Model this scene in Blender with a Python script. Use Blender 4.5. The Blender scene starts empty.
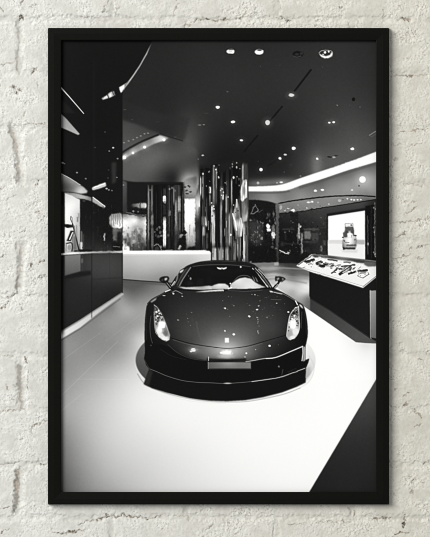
import math
import numpy as np

# ---------------------------------------------------------------- layout (unit of layout: 1 px of the photo = 1.5 mm)
S = 0.0015
PX0, PX1, PY0, PY1 = 60.5, 377.0, 39.0, 493.2      # sheet of the print (runs a little under the frame rebate)
R = 2.5                                            # cells of the print per px


# ================================================================= drawing kit for the printed picture (tones 0..255)
def blur1(a, s, axis):
    n = int(max(1, math.ceil(3 * s)))
    k = np.exp(-0.5 * (np.arange(-n, n + 1) / s) ** 2)
    k /= k.sum()
    pad = [(0, 0), (0, 0)]
    pad[axis] = (n, n)
    b = np.pad(a, pad, mode='edge')
    out = np.zeros_like(a)
    L = a.shape[axis]
    for i, w in enumerate(k):
        sl = [slice(None), slice(None)]
        sl[axis] = slice(i, i + L)
        out += w * b[tuple(sl)]
    return out


def blur(a, s):
    return a if s <= 0.01 else blur1(blur1(a, s, 0), s, 1)


def spl(pts, n=8, closed=True):
    """Catmull-Rom curve through the points"""
    p = [np.array(q, float) for q in pts]
    m = len(p)
    out = []
    rng = range(m) if closed else range(m - 1)
    for i in rng:
        if closed:
            a, b, c, d = p[i - 1], p[i], p[(i + 1) % m], p[(i + 2) % m]
        else:
            a, b, c, d = p[max(i - 1, 0)], p[i], p[i + 1], p[min(i + 2, m - 1)]
        for t in np.linspace(0, 1, n, endpoint=False):
            out.append(tuple(0.5 * ((2 * b) + (-a + c) * t + (2 * a - 5 * b + 4 * c - d) * t * t
                                    + (-a + 3 * b - 3 * c + d) * t ** 3)))
    if not closed:
        out.append(tuple(p[-1]))
    return out


class Sheet:
    """a window of the layout, R cells per px, on which shapes are laid down"""
    def __init__(self, x0=PX0, y0=PY0, x1=PX1, y1=PY1, r=R, fill=20.):
        self.x0, self.y0, self.r = x0, y0, r
        self.w = int(round((x1 - x0) * r))
        self.h = int(round((y1 - y0) * r))
        self.v = np.full((self.h, self.w), fill, np.float32)
        self.id = np.zeros((self.h, self.w), np.int8)
        self.X, self.Y = np.meshgrid(x0 + (np.arange(self.w) + .5) / r, y0 + (np.arange(self.h) + .5) / r)
        self.X = self.X.astype(np.float32)
        self.Y = self.Y.astype(np.float32)

    def box(self, x0, y0, x1, y1, m):
        r = self.r
        a = max(0, int((x0 - m - self.x0) * r)); b = min(self.w, int((x1 + m - self.x0) * r) + 2)
        c = max(0, int((y0 - m - self.y0) * r)); d = min(self.h, int((y1 + m - self.y0) * r) + 2)
        return (slice(c, d), slice(a, b)) if b > a and d > c else None

    def mix(self, bx, m, v, alpha):
        if callable(v):
            v = v(self.X[bx], self.Y[bx])
        m = m * alpha
        self.v[bx] = self.v[bx] * (1 - m) + v * m

    def cover(self, pts, bx, ss=2):
        """coverage 0..1 of a polygon in a window of cells (even-odd, ss x ss samples)"""
        h = bx[0].stop - bx[0].start; w = bx[1].stop - bx[1].start
        P = np.array(pts, float)
        qx = ((P[:, 0] - self.x0) * self.r - bx[1].start) * ss
        qy = ((P[:, 1] - self.y0) * self.r - bx[0].start) * ss
        rx, ry = np.roll(qx, -1), np.roll(qy, -1)
        acc = np.zeros((h * ss, w * ss + 1), np.int32)
        for j in range(h * ss):
            yc = j + .5
            hit = (qy <= yc) != (ry <= yc)
            if hit.any():
                xs = np.sort(qx[hit] + (yc - qy[hit]) / (ry[hit] - qy[hit]) * (rx[hit] - qx[hit]))
                ii = np.clip(np.round(xs), 0, w * ss).astype(int)
                np.add.at(acc[j], ii[0::2], 1)
                np.add.at(acc[j], ii[1::2], -1)
        f = (np.cumsum(acc, 1)[:, :-1] > 0).astype(np.float32)
        return f.reshape(h, ss, w, ss).mean((1, 3))

    def poly(self, pts, v, soft=.4, alpha=1., curve=False, rid=None):
        if curve:
            pts = spl(pts)
        P = np.array(pts)
        bx = self.box(P[:, 0].min(), P[:, 1].min(), P[:, 0].max(), P[:, 1].max(), 3 * soft + 1)
        if bx is None:
            return
        c = self.cover(pts, bx)
        if rid is not None:
            self.id[bx][c >= .5] = rid
        self.mix(bx, blur(c, soft * self.r), v, alpha)

    def line(self, pts, wd, v, soft=.4, alpha=1., curve=False, wd1=None):
        if curve:
            pts = spl(pts, closed=False)
        P = np.array(pts, float)
        wm = max(wd, wd1 or 0)
        bx = self.box(P[:, 0].min(), P[:, 1].min(), P[:, 0].max(), P[:, 1].max(), wm + 3 * soft + 1)
        if bx is None:
            return
        X, Y = self.X[bx], self.Y[bx]
        best = np.full(X.shape, -9., np.float32)
        n = len(P) - 1
        for i in range(n):
            a, d = P[i], P[i + 1] - P[i]
            t = np.clip(((X - a[0]) * d[0] + (Y - a[1]) * d[1]) / (d @ d + 1e-9), 0, 1)
            w = wd if wd1 is None else wd + (wd1 - wd) * (i + t) / n
            best = np.maximum(best, w / 2 - np.hypot(X - a[0] - t * d[0], Y - a[1] - t * d[1]))
        m = np.clip(.5 + best / (2.0 * soft), 0, 1)
        self.mix(bx, m * m * (3 - 2 * m), v, alpha)

    def ell(self, cx, cy, rx, ry, v, soft=.5, alpha=1., rid=None):
        bx = self.box(cx - rx, cy - ry, cx + rx, cy + ry, 2 * soft + 1)
        if bx is None:
            return
        X, Y = self.X[bx], self.Y[bx]
        d = (np.hypot((X - cx) / rx, (Y - cy) / ry) - 1) * min(rx, ry)
        if rid is not None:
            self.id[bx][d < 0] = rid
        m = np.clip(.5 - d / (2 * soft), 0, 1)
        self.mix(bx, m * m * (3 - 2 * m), v, alpha)

    def glow(self, cx, cy, sx, sy, add):
        bx = self.box(cx, cy, cx, cy, 3.2 * max(sx, sy))
        if bx is None:
            return
        X, Y = self.X[bx], self.Y[bx]
        self.v[bx] += add * np.exp(-.5 * (((X - cx) / sx) ** 2 + ((Y - cy) / sy) ** 2))

    def rect(self, x0, y0, x1, y1, v, soft=.35, alpha=1., rid=None):
        self.poly([(x0, y0), (x1, y0), (x1, y1), (x0, y1)], v, soft, alpha, rid=rid)


def field(samples, p=2., e=6.):
    """smooth tone through (x, y, tone) samples (multiquadric interpolation, kept within the sampled tones)"""
    A = np.array(samples, float)
    e = e * 1.3
    D = np.sqrt((A[:, None, 0] - A[None, :, 0]) ** 2 + (A[:, None, 1] - A[None, :, 1]) ** 2 + e * e)
    n = len(A)
    M = np.zeros((n + 1, n + 1)); M[:n, :n] = -D + np.eye(n) * .5; M[:n, n] = 1; M[n, :n] = 1
    w = np.linalg.solve(M, np.append(A[:, 2], 0))
    lo, hi = A[:, 2].min() - 3, A[:, 2].max() + 3

    def f(X, Y):
        o = np.full(X.shape, w[n], np.float32)
        for (x, y, t), k in zip(A, w):
            o -= np.float32(k) * np.sqrt((X - np.float32(x)) ** 2 + (Y - np.float32(y)) ** 2 + np.float32(e * e))
        return np.clip(o, lo, hi)
    return f


def ramp(x0, y0, v0, x1, y1, v1):
    dx, dy = x1 - x0, y1 - y0
    L = dx * dx + dy * dy
    return lambda X, Y: v0 + (v1 - v0) * np.clip(((X - x0) * dx + (Y - y0) * dy) / L, 0, 1)


def smooth_noise(h, w, lam, rng, lamy=None):
    """gaussian noise low-passed at wavelength lam (cells), unit variance"""
    lamy = lamy or lam
    n = rng.standard_normal((h, w)).astype(np.float32)
    fy = np.fft.fftfreq(h)[:, None]; fx = np.fft.rfftfreq(w)[None, :]
    F = np.fft.rfft2(n) * np.exp(-1.44 * (fx * fx * lam ** 2 + fy * fy * lamy ** 2))
    o = np.fft.irfft2(F, (h, w))
    return (o / o.std()).astype(np.float32)


# ids of the separately printed areas of the sheet
CEIL, FLOOR, LEFTWALL, COUNTER, COLUMN, SCREEN, CASE, CAR, DISC, SLIM, DARK = range(1, 12)


# ================================================================= the printed photograph: a car in a showroom
def draw_print():
    c = Sheet()
    rng = np.random.default_rng(5)
    P, L, E, G, RC = c.poly, c.line, c.ell, c.glow, c.rect

    # ---------- ceiling
    P([(60, 38), (378, 38), (378, 215), (60, 215)],
      lambda X, Y: .9 * field([(150, 46, 36), (200, 45, 42), (250, 46, 42), (300, 46, 46), (345, 46, 50), (374, 46, 44),
             (140, 80, 38), (180, 80, 40), (230, 80, 47), (290, 80, 50), (340, 85, 56), (374, 90, 50),
             (130, 112, 40), (160, 112, 38), (200, 112, 47), (250, 115, 43), (300, 115, 49), (350, 118, 70), (374, 118, 62),
             (140, 130, 58), (170, 135, 42), (186, 138, 62), (215, 140, 36), (250, 145, 31), (290, 145, 38), (330, 140, 74),
             (360, 140, 84), (374, 145, 80), (215, 160, 28), (250, 165, 27), (285, 168, 40), (318, 160, 86),
             (340, 158, 92), (250, 180, 36)], 1.8, 7)(X, Y), .3)
    G(190, 128, 9, 14, 10); G(186, 150, 9, 10, 22)
    G(316.5, 168, 4, 9, 34); G(258, 184, 10, 3, 55); G(283, 182, 14, 3, 60)
    # black tracks and spot lamps
    for a, b, w in (((310.8, 70), (294.8, 90.8), 2.1), ((282, 106.5), (270.5, 120.3), 1.8), ((257.5, 135.8), (244.5, 151), 2.0),
                    ((280, 158), (268, 166), 1.4)):
        L([a, b], w, 17, .5, .9 if w > 1.7 else .5)
    E(298, 54.2, 5.4, 3.1, 17, .7); L([(293.5, 56), (297, 57), (301, 56)], .7, 70, .5); E(301.5, 53.5, 1.6, 1.3, 45, .5)
    E(297, 54.4, 2.2, 1.2, 40, .6)
    for x, y, rx, ry in ((230.6, 51.4, 3.8, 2.5), (259.2, 51.9, 4.3, 2.8)):
        E(x, y, rx, ry, 252, .6); E(x + .4, y - 1.9, rx * .6, .9, 70, .5)
    E(230.4, 51.1, 2.4, 1.2, 215, .6)
    P([(319.2, 53.6), (322, 55.2), (326, 56), (330, 54.9), (332.4, 51.6), (332.3, 55), (329.6, 57.6), (325.6, 58.2), (321.6, 57)], 255, .45, curve=True)
    E(325.4, 53, 4.6, 2.5, 40, .6); E(325, 52.4, 1.3, 1.2, 245, .4); E(328.6, 51.6, 1.0, 1.0, 220, .4); E(323, 54.6, .9, .8, 190, .4)
    L([(319, 53.4), (321, 51.2), (325, 50.2), (330, 50.6), (332.5, 52)], .7, 150, .4, curve=True)
    for x, y, rx, ry, v in ((291.3, 95.1, 3.2, 1.9, 255), (267.6, 122.6, 2.6, 2.8, 255), (217.8, 107.2, 2.4, 1.7, 255),
                            (233, 121.9, 2.4, 1.5, 255), (241.4, 140.2, 1.7, 1.1, 225), (293.6, 148.4, 2.3, 1.9, 235),
                            (285.2, 154.6, 1.9, 1.1, 190), (280, 158.4, 1.8, 1.6, 225), (261, 169.6, 1.9, 1.9, 240),
                            (329.2, 122.6, 1.3, 1.0, 220), (333.6, 122.2, 1.5, 1.1, 250), (352.3, 148.9, 2.1, 1.5, 255),
                            (317.3, 158.7, 1.4, 1.3, 230), (202.7, 155.4, 1.4, .9, 170), (198, 159.2, 1, .8, 110),
                            (199.6, 125, 1.8, .8, 105), (203.8, 124.8, 1.2, .7, 115), (158, 121.8, 2, .7, 75), (132, 119.6, 1.4, .8, 120),
                            (125, 109.6, 1.5, .7, 160), (175.4, 137, 1.5, .8, 95), (337.3, 105.4, .9, .8, 110), (360, 107, .7, .7, 85),
                            (227.6, 91.7, 1.3, .9, 72), (329.4, 157, 2.4, .8, 30), (334, 157.2, 1.8, 1, 160), (336, 155.6, 2, .5, 40),
                            (258, 183, 1.6, 1.6, 170), (281.3, 182.3, 1.9, 1, 210), (277, 182.8, 1, .9, 160), (291, 165, 2, 1.8, 46),
                            (300.5, 176, 1, .7, 120), (206, 113, 2.2, .5, 62), (233, 162, 1, .8, 60)):
        E(x, y, rx * .86, ry * .86, v, .5)
        if v > 200:
            G(x, y, 2.6, 2.2, 16)
    E(267.6, 122.6, 5, 5, 90, 3.5, .35); E(291.3, 95.3, 5, 3.4, 90, 2.5, .35)
    E(353.4, 99.3, 1.8, 1.8, 18, .6)
    L([(369.5, 135.2), (375.5, 131.5)], 1.1, 120, .6); L([(371, 137), (376, 134)], .7, 90, .6)
    for _ in range(9):
        E(rng.uniform(215, 374), rng.uniform(60, 175), .55, .45, rng.uniform(60, 95), .4, .7)

    # ---------- alcove ceiling on the left with its lit cove
    P([(122, 118), (136, 123), (165, 135), (183, 140.6), (197, 150), (201, 190), (122, 190)],
      field([(124, 130, 70), (150, 131, 60), (165, 137, 62), (175, 145, 66), (190, 150, 78), (130, 166, 88), (150, 166, 92),
             (160, 155, 90), (175, 160, 74), (170, 175, 36), (176, 180, 30), (162, 181, 48), (190, 172, 88), (196, 178, 120),
             (189, 182, 165), (140, 178, 80), (125, 174, 84), (198, 160, 60)], 1.9, 4), 1.2)
    P([(122, 100), (150, 112), (190, 118), (184, 140.8), (165, 135.2), (152, 130.5), (136, 124), (122, 120)],
      field([(125, 112, 36), (150, 120, 40), (170, 132, 38), (182, 134, 46), (186, 120, 44)], 1.6, 6), 1.2, .8)
    L([(160, 133.4), (168, 136.4), (182.5, 140.9)], 1.0, 26, .6, .7)
    G(187, 181, 7, 6, 45)
    P(spl([(121.5, 157), (126, 152.7), (133, 147.6), (144, 141.6), (154.7, 137.2), (160.3, 135.4), (168.6, 138)], closed=False)
      + spl([(164, 140.7), (155, 143.6), (145.4, 148), (133.3, 153.6), (126, 157.7), (121.5, 160.5)], closed=False),
      field([(124, 157, 205), (133, 151, 150), (145, 145, 135), (155, 140.5, 165), (162, 138, 195), (167, 138, 140), (128, 152, 110), (140, 144.6, 105), (150, 140.4, 120)], 2, 2), .6)
    L([(122, 152.6), (128, 148.8), (140, 142.3), (151, 137.6), (158, 134.9)], 1.8, 22, .9, .85, curve=True)
    for x, y, r in ((164, 139.8, 1.3), (144.6, 147.2, 1.3), (133, 153, 1.1), (124.5, 157.6, 1.5)):
        E(x, y, r, r, 255, .8); G(x, y, 3, 2.2, 35)
    for x, y in ((124, 142.7), (128.6, 141), (133.3, 139.6), (140.7, 136), (144.5, 133.8), (148, 133.2), (137, 137.6)):
        E(x, y, 1.0, .7, 135, .5, .8)

    # ---------- floor (drawn before everything that stands on it)
    P([(60, 262), (378, 262), (378, 494), (60, 494)],
      field([(62, 345, 142), (62, 365, 136), (62, 385, 146), (62, 410, 156), (62, 430, 136), (62, 450, 118), (62, 470, 102), (62, 490, 86),
             (80, 345, 138), (95, 330, 132), (108, 318, 142), (90, 375, 162), (85, 400, 178), (82, 430, 170), (82, 460, 150), (82, 488, 128),
             (115, 350, 144), (128, 320, 148), (128, 312, 166), (112, 305, 120), (133, 345, 176), (100, 358, 146), (120, 375, 194),
             (125, 290, 92), (142, 288, 92), (130, 301, 128), (120, 299, 150), (143, 302, 140), (142, 325, 160), (140, 340, 200),
             (110, 405, 205), (105, 440, 196), (108, 470, 180), (110, 490, 164),
             (140, 400, 230), (145, 435, 222), (150, 465, 210), (150, 490, 200),
             (180, 415, 240), (190, 450, 232), (195, 488, 222), (230, 420, 246), (240, 455, 244), (245, 488, 238),
             (285, 420, 250), (290, 460, 249), (290, 488, 246), (320, 380, 252), (330, 420, 253), (355, 365, 252), (372, 360, 250),
             (320, 345, 252), (330, 335, 252), (310, 330, 248), (300, 400, 250)], 2.0, 7), .3, rid=FLOOR)
    # seams of the floor tiles
    for a, b, w, v in (((61, 396), (118, 341), .7, 18), ((61, 361), (100, 333), .6, 14), ((76, 379), (128, 379.6), .6, 14),
                       ((61, 411), (82, 394), .7, 16), ((106, 341), (140, 315), .6, 10)):
        L([a, b], w, 255, .45, v / 170.)
    # strip of floor behind the car, right of the counter
    P([(200, 261), (296, 261), (300, 264), (313, 266), (378, 272), (378, 345), (356, 341.8), (325, 320.6), (296, 301), (272, 283.5), (262, 274), (200, 270)],
      field([(255, 265, 80), (265, 264, 105), (276, 264, 95), (290, 266, 58), (262, 268, 150), (275, 267.5, 150), (290, 269, 90), (282, 272, 120),
             (300, 271, 96), (270, 273, 175), (262, 271, 120), (292, 275, 92), (306, 275, 120), (272, 279, 190), (284, 280, 185), (296, 280, 150),
             (306, 281, 190), (290, 286, 205), (302, 288, 225), (307, 290, 240), (280, 284, 200), (298, 294, 190), (308, 298, 120),
             (292, 292, 170), (304, 303, 128), (313, 306, 96), (318, 312, 86), (330, 320, 82), (345, 330, 76), (356, 339, 78)], 2.2, 2.2), .35, rid=FLOOR)
    for pts, wd, t, so, al in (([(258, 268.6), (276, 267.8), (310, 269.4)], 1.4, 165, .9, .6), ([(256, 272.6), (276, 271.6), (296, 272.6), (309, 274.6)], 3.0, 92, 1.6, .6), ([(262, 276.4), (284, 276), (308, 279)], 1.2, 150, .9, .5),
                               ([(266, 279.4), (282, 279), (306, 283)], 1.6, 112, 1.2, .45), ([(280, 263.8), (309, 267)], 3.0, 58, 1.4, .6), ([(284, 284), (307, 290)], 4., 205, 2.5, .5)):
        L(pts, wd, t, so, al, curve=True)
    P([(274, 285.4), (296.4, 302), (325, 321.4), (356, 343), (378, 343), (378, 380), (340, 380), (315, 345), (290, 315), (272, 290)],
      field([(285, 297, 244), (300, 310, 250), (320, 325, 253), (340, 340, 251), (360, 348, 240), (374, 350, 244), (350, 360, 252), (372, 374, 253),
             (365, 345, 226), (310, 345, 252)], 2, 4), .45)

    # ---------- background left of the columns, above the counter
    RC(121, 182, 186, 253, 22, .5)
    P([(121.5, 180), (128, 181.2), (140, 183.6), (150, 184.3), (171, 184.3), (186, 182), (186, 188), (121.5, 188)], 22, .7)
    P([(121.5, 180), (127, 182), (127, 214), (121.5, 217)], ramp(123, 182, 78, 124, 214, 46), .6)
    P([(131, 205), (138, 203.2), (146, 203.2), (147, 207.6), (140, 207.6), (133, 206.8)], ramp(131, 205, 60, 146, 205, 215), .6, curve=True)
    L([(140.3, 203.2), (140.3, 208)], .9, 40, .4)
    E(133.5, 211.5, 1.1, 1.1, 130, .5); L([(127, 212.6), (136, 214.6), (146, 215.4)], 1, 95, .6); E(138, 211.4, 1, .8, 90, .5)
    P([(121.5, 214), (130, 214.6), (146.4, 217), (146.4, 253), (121.5, 253)],
      field([(124, 216, 130), (140, 217, 100), (124, 220.6, 250), (135, 220.6, 252), (145, 222, 235), (127, 229, 225), (135, 227, 165), (143, 226, 190),
             (133, 234, 185), (140, 233, 130), (145, 234, 215), (126, 240, 130), (134, 240, 140), (143, 241, 105), (125, 248, 250), (131, 249, 80),
             (138, 248, 70), (144, 249, 60)], 2, 1.2), .5)
    RC(135.6, 228.6, 142.4, 229.6, 130, .5); RC(136.2, 229, 137.2, 241, 110, .5); RC(141.8, 229, 142.6, 242, 100, .5)
    E(139, 236, 1.6, 2, 90, .7); RC(137.8, 238, 140.2, 244, 70, .6)
    RC(122, 238.6, 126.6, 240.4, 80, .7); RC(128, 237.4, 131, 243, 90, .7); RC(131.6, 231, 133, 244, 110, .6); RC(127.4, 242, 130, 246, 60, .8)
    P([(121.5, 246.6), (126, 245.4), (129.5, 248.5), (130, 252), (121.5, 252)], 246, .6)
    for x0, y0, x1, y1, v in ((130.2, 244, 133.6, 251.6, 46), (133.8, 247.6, 138, 251.6, 70), (138.2, 244.4, 140, 250.5, 60), (140.8, 243, 143.8, 251.6, 55),
                              (144, 246, 147, 251.6, 40), (124.8, 238.6, 126.4, 244, 60)):
        RC(x0, y0, x1, y1, v, .7)
    for _ in range(60):
        x, y = rng.uniform(122.5, 145), rng.uniform(225, 250)
        RC(x, y, x + rng.uniform(.4, 2.2), y + rng.uniform(.5, 4), rng.choice([40, 75, 120, 200, 240]), .45, .45)

    # ---------- slim dark columns
    P([(146.4, 184), (153.6, 184.4), (153.8, 251.5), (146.4, 251.5)], 24, .35, rid=SLIM)
    P([(153.6, 184.4), (184.6, 184), (184.6, 251.5), (153.8, 251.5)], 15, .35, rid=DARK)
    def streak(x0, x1, y0, y1, t):
        bx = c.box(x0, y0, x1, y1, 2)
        X, Y = c.X[bx], c.Y[bx]
        cx, hw = (x0 + x1) / 2, (x1 - x0) / 2
        m = np.clip(1.35 - (np.abs(X - cx) / (hw + .25)) ** 2, 0, 1) * np.clip(np.minimum(Y - y0 + .6, y1 + .6 - Y) / (1.2 + .12 * (y1 - y0)), 0, 1)
        c.mix(bx, m, t, .92)

    def tube0(x0, x1, prof):
        pr = np.array(prof, float)
        P([(x0, 185), (x1, 185), (x1, 251), (x0, 251)], lambda X, Y: np.interp((X - x0) / (x1 - x0), np.linspace(0, 1, len(pr)), pr), .35)
    tube0(146.6, 153.6, (14, 40, 52, 24, 14, 44, 58, 20)); tube0(153.8, 166.4, (16, 12, 13, 18, 13, 12, 20)); tube0(166.6, 173, (13, 26, 40, 22, 12, 24)); tube0(173, 184.4, (16, 34, 54, 40, 58, 34, 16, 12, 30))
    for x0, x1, y0, y1, v in ((148, 149.1, 186, 242, 125), (147, 147.6, 200, 248, 60), (151.1, 152.3, 186, 214, 100), (150.8, 153.2, 214, 226, 120),
                              (151.3, 153.3, 226, 248, 95), (149.4, 150.4, 198, 216, 60), (163, 166, 197, 202.6, 235), (163.4, 165.8, 188, 197, 55),
                              (163.2, 166, 216.5, 248, 250), (163.4, 165.6, 203, 216, 40), (168.8, 169.8, 186, 234, 62), (168.6, 170.6, 210, 217, 105),
                              (171.6, 172.2, 188, 240, 45), (173.3, 174.2, 186, 205, 120), (174.9, 177.6, 198, 234, 95), (175.4, 176.4, 200, 226, 145),
                              (178, 180.6, 196, 212, 165), (178.2, 179.6, 186, 196, 60), (179.2, 180.4, 212, 232, 85), (182.4, 183, 190, 236, 60),
                              (161, 161.8, 188, 230, 34), (156, 156.6, 190, 226, 28), (166.8, 167.6, 186, 240, 36)):
        streak(x0, x1, y0, y1, v)
    E(164.4, 197, 1.5, 1.5, 240, .6)
    for x, y, r, v in ((157, 229, 1.2, 90), (159.5, 227, 1.1, 120), (160.5, 232, 1.3, 100), (156, 235, 1.0, 60), (158.6, 236.5, 1.4, 95), (154.6, 232, 1, 110),
                       (168.3, 235, 1.2, 90), (161.4, 236, 1.2, 140), (155.6, 245, 1.1, 85), (160.8, 246.6, 1.2, 120), (157, 249.2, 2.2, 60), (172, 188, 1, 120),
                       (169.6, 189, .8, 150), (175, 190.6, .9, 110), (150, 190, .8, 120)):
        E(x, y, r, r * 1.2, v, .7, .8)
    L([(154, 246), (157, 243.6), (160, 246.4), (161.5, 250)], .8, 130, .5, curve=True)
    L([(166, 250.4), (172, 250)], 1.2, 120, .5)
    # white panel between the columns
    P([(184.6, 198), (195.6, 198), (195.8, 251.5), (184.6, 251.5)],
      field([(187, 203, 254), (193, 206, 254), (190, 218, 252), (187, 228, 235), (192, 232, 205), (188, 240, 190), (193, 244, 150), (187, 249, 80), (193, 250, 60)], 2, 2), .5)
    P([(183.8, 180), (188, 178), (197, 176), (197, 198.6), (184, 198.6)], field([(186, 184, 150), (192, 190, 160), (187, 196, 120), (196, 180, 90)], 2, 3), .9)
    for x, y in ((186.4, 190.4), (189, 186.2), (187, 193.6), (190.6, 192), (184.8, 187)):
        E(x, y, 1.4, .7, 30, .5, .8)
    for x, ya in ((187, 233), (189.6, 225), (192, 236), (194, 228)):
        L([(x, ya), (x + .3, 247)], 1.1, 130, .9, .55)
    # person-like dark shapes at the counter
    E(181.4, 235.6, 2.0, 2.3, 130, .7); P([(176.6, 251.5), (178, 240), (182, 237), (185.6, 234.6), (186.4, 244), (186.2, 251.5)], 17, .6)
    E(184, 232.4, 2.2, 2.2, 15, .6); P([(177.6, 249), (180, 244.8), (181.6, 246.4), (179.4, 250)], 175, .5)
    P([(186, 251.5), (188, 247.4), (193, 246), (198, 248), (199, 251.5)], 18, .6)

    # ---------- the cluster of mirror-polished columns in the middle
    P([(199.8, 162), (203, 151), (244, 151), (247.6, 162), (248.4, 263), (199.8, 263)], 27, .8, .0)
    P([(199.8, 166), (247.4, 160), (248.4, 263), (199.8, 263)], ramp(0, 160, 27, 0, 200, 20), 1.2, rid=COLUMN)
    def tube(x0, x1, y0, y1, prof):                        # upright polished tube: tone across its width
        pr = np.array(prof, float)
        P([(x0, y0 + 1), ((x0 + x1) / 2, y0), (x1, y0 + 1), (x1, y1), (x0, y1)],
          lambda X, Y: np.interp((X - x0) / (x1 - x0), np.linspace(0, 1, len(pr)), pr) * np.clip(.45 + (Y - y0) / 60, .45, 1), .35)
    tube(200.3, 211.8, 168, 262, (40, 14, 30, 52, 30, 14, 12, 26, 18, 12))
    tube(211.2, 218.6, 164, 262, (12, 60, 96, 60, 26, 14, 40, 20))
    tube(218.2, 225.2, 172, 262, (12, 20, 56, 84, 40, 14, 12))
    tube(225, 232.8, 170, 262, (14, 52, 74, 58, 24, 14, 60, 80))
    tube(232.6, 241.4, 166, 262, (30, 14, 12, 14, 40, 56, 20))
    tube(241.2, 248.2, 162, 262, (20, 90, 110, 70, 48, 60, 84))
    P([(195.2, 199), (200.4, 178), (200.4, 251.5), (195.2, 251.5)],
      field([(197, 190, 90), (199, 186, 60), (197, 200, 190), (199, 205, 225), (196.5, 212, 150), (198, 222, 40), (197, 235, 60), (199, 245, 30)], 2, 1.5), .6)
    RC(198.8, 207, 199.8, 250, 24, .5)
    for x0, x1, y0, y1, v in (
            (200.3, 201, 176, 196, 190), (200.4, 201.8, 196, 262, 16), (202.2, 203.4, 174, 200, 115), (202.3, 203.2, 200, 250, 70),
            (204.8, 207, 216, 227, 185), (201.6, 204.6, 216, 226, 105), (202.4, 205, 226, 236, 150), (206.2, 207, 196, 222, 75), (206.1, 208, 232, 250, 70),
            (209.1, 211, 186.5, 194, 205), (209.3, 210.6, 194, 206, 105), (208.6, 210, 208, 262, 14), (211.2, 213.3, 204.6, 224, 205), (212.2, 214.8, 212, 247, 205),
            (210.8, 212, 222, 244, 110), (213, 217.4, 165, 206, 72), (213.1, 214.2, 165, 204, 135), (216, 216.8, 168, 190, 118), (217.4, 218.6, 170, 246, 14),
            (220, 223.6, 186, 200, 95), (220.2, 221.8, 200, 248, 125), (222.4, 223.6, 194, 200, 200), (222.4, 225, 202, 246, 15), (225.7, 226.9, 194, 214, 145),
            (225.7, 229.8, 214, 246, 105), (229, 230.1, 212, 247, 160), (226.6, 227.6, 216, 240, 70), (231.1, 232.1, 178, 206, 150), (230.6, 232, 206, 248, 100),
            (233, 240.6, 168, 199, 13), (242.1, 243.7, 163.6, 181, 160), (243.8, 247.2, 163, 181, 64),
            (212.4, 216.4, 247, 262, 190), (217.8, 223.8, 247, 262, 112), (219.4, 221, 247, 262, 150), (225.4, 228.9, 247, 262, 122), (228.9, 233, 249, 262, 50),
            (203, 206, 248, 262, 60), (207, 211.6, 250, 262, 26), (233.4, 236, 240, 262, 120), (237, 240.8, 236, 258, 150), (238.4, 240, 232, 262, 70),
            (243.2, 245.2, 223, 262, 205), (245.2, 248.3, 222, 262, 92), (241.4, 243, 228, 262, 24)):
        streak(x0, x1, y0, y1, v)
    P([(236.8, 198.5), (239.2, 207), (240.6, 216), (243.2, 225.5), (242, 236), (237, 238), (234, 228), (232.6, 214.4), (234.6, 207)],
      field([(236.8, 201, 150), (236, 210, 115), (234, 216, 190), (239, 219, 150), (236, 224, 225), (240.5, 226, 215), (237, 218, 80), (239, 232, 170), (235.4, 231, 100)], 2, 1.2), .5)
    L([(232.8, 214), (235.2, 222), (236.6, 230)], 1.3, 240, .4); L([(236.6, 199.4), (236.9, 207)], 1, 225, .4); L([(240.8, 218), (241.8, 226), (241, 236)], 1.1, 235, .4)
    P([(240.3, 191), (241.6, 184.5), (243.4, 180), (246.8, 179.6), (247, 197.8), (244.6, 199.4), (242.6, 202.6), (240.8, 200)], 214, .5)
    E(244, 190.6, 1.3, 5, 128, .7); L([(246.4, 182), (246.5, 197)], .8, 245, .4)
    P([(241.4, 202.5), (247.2, 198.5), (247.9, 214), (246.6, 221), (243, 222), (241.8, 214)], field([(243, 206, 110), (246, 204, 90), (244, 214, 118), (247, 216, 190)], 2, 2), .6)
    for x, y, r, v in ((202.9, 174, .9, 190), (215.9, 169.4, .8, 210), (214, 166, .8, 150), (218.6, 177.4, .8, 180), (216.6, 173, .6, 150), (208.8, 172, .8, 110), (209.6, 171, .5, 140),
                       (222, 188.6, .8, 210), (220.6, 190.6, .7, 180), (223.3, 192.4, .7, 190), (221.4, 195, .6, 200), (225.4, 182.8, .7, 150), (232.4, 164.2, .7, 130), (232.4, 166.4, .6, 120),
                       (236.6, 162.8, .7, 140), (236.6, 167.4, .8, 170), (239.8, 168.6, .6, 120), (233.6, 177.4, 1.1, 190), (237, 176.8, .7, 120), (239.2, 185.4, .6, 130), (228, 197, .7, 180),
                       (211.6, 203, .7, 210), (213.6, 206, .6, 235), (213.2, 211, .6, 60), (214.2, 209, .5, 245), (212.2, 216, .6, 70), (219, 165, .5, 100), (230, 168, .6, 70), (243, 260, .8, 130),
                       (206.4, 186, .6, 120), (209.6, 181, .6, 90), (230.8, 235, .9, 210), (233.6, 205, .6, 170), (238, 211, .7, 40), (235.6, 212.4, .6, 50)):
        E(x, y, r, r * 1.15, v, .45)
    for _ in range(46):                                   # small broken reflections in the polished tubes
        x = rng.uniform(201, 247); y = rng.uniform(178, 261)
        L([(x, y), (x + rng.uniform(-.15, .15), y + rng.uniform(1.5, 9))], rng.uniform(.3, .8), rng.choice([10, 14, 60, 130, 200], p=[.3, .25, .2, .15, .1]), .35, .75)

    # ---------- background right: lit cove, soffits, dark glass room
    P([(248.4, 190), (277, 190), (300, 184), (320, 178), (378, 160), (378, 220), (248.4, 220)],
      field([(252, 193, 92), (262, 196, 122), (280, 193, 112), (275, 199, 140), (300, 188, 112), (320, 182, 92), (345, 174, 96), (372, 166, 100),
             (300, 196, 140), (330, 190, 136), (345, 184, 140), (372, 178, 150), (352, 192, 150), (372, 192, 142), (285, 208, 118), (300, 206, 124), (320, 203, 130),
             (345, 201, 124), (368, 199, 100)], 2, 4), .5)
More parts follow.
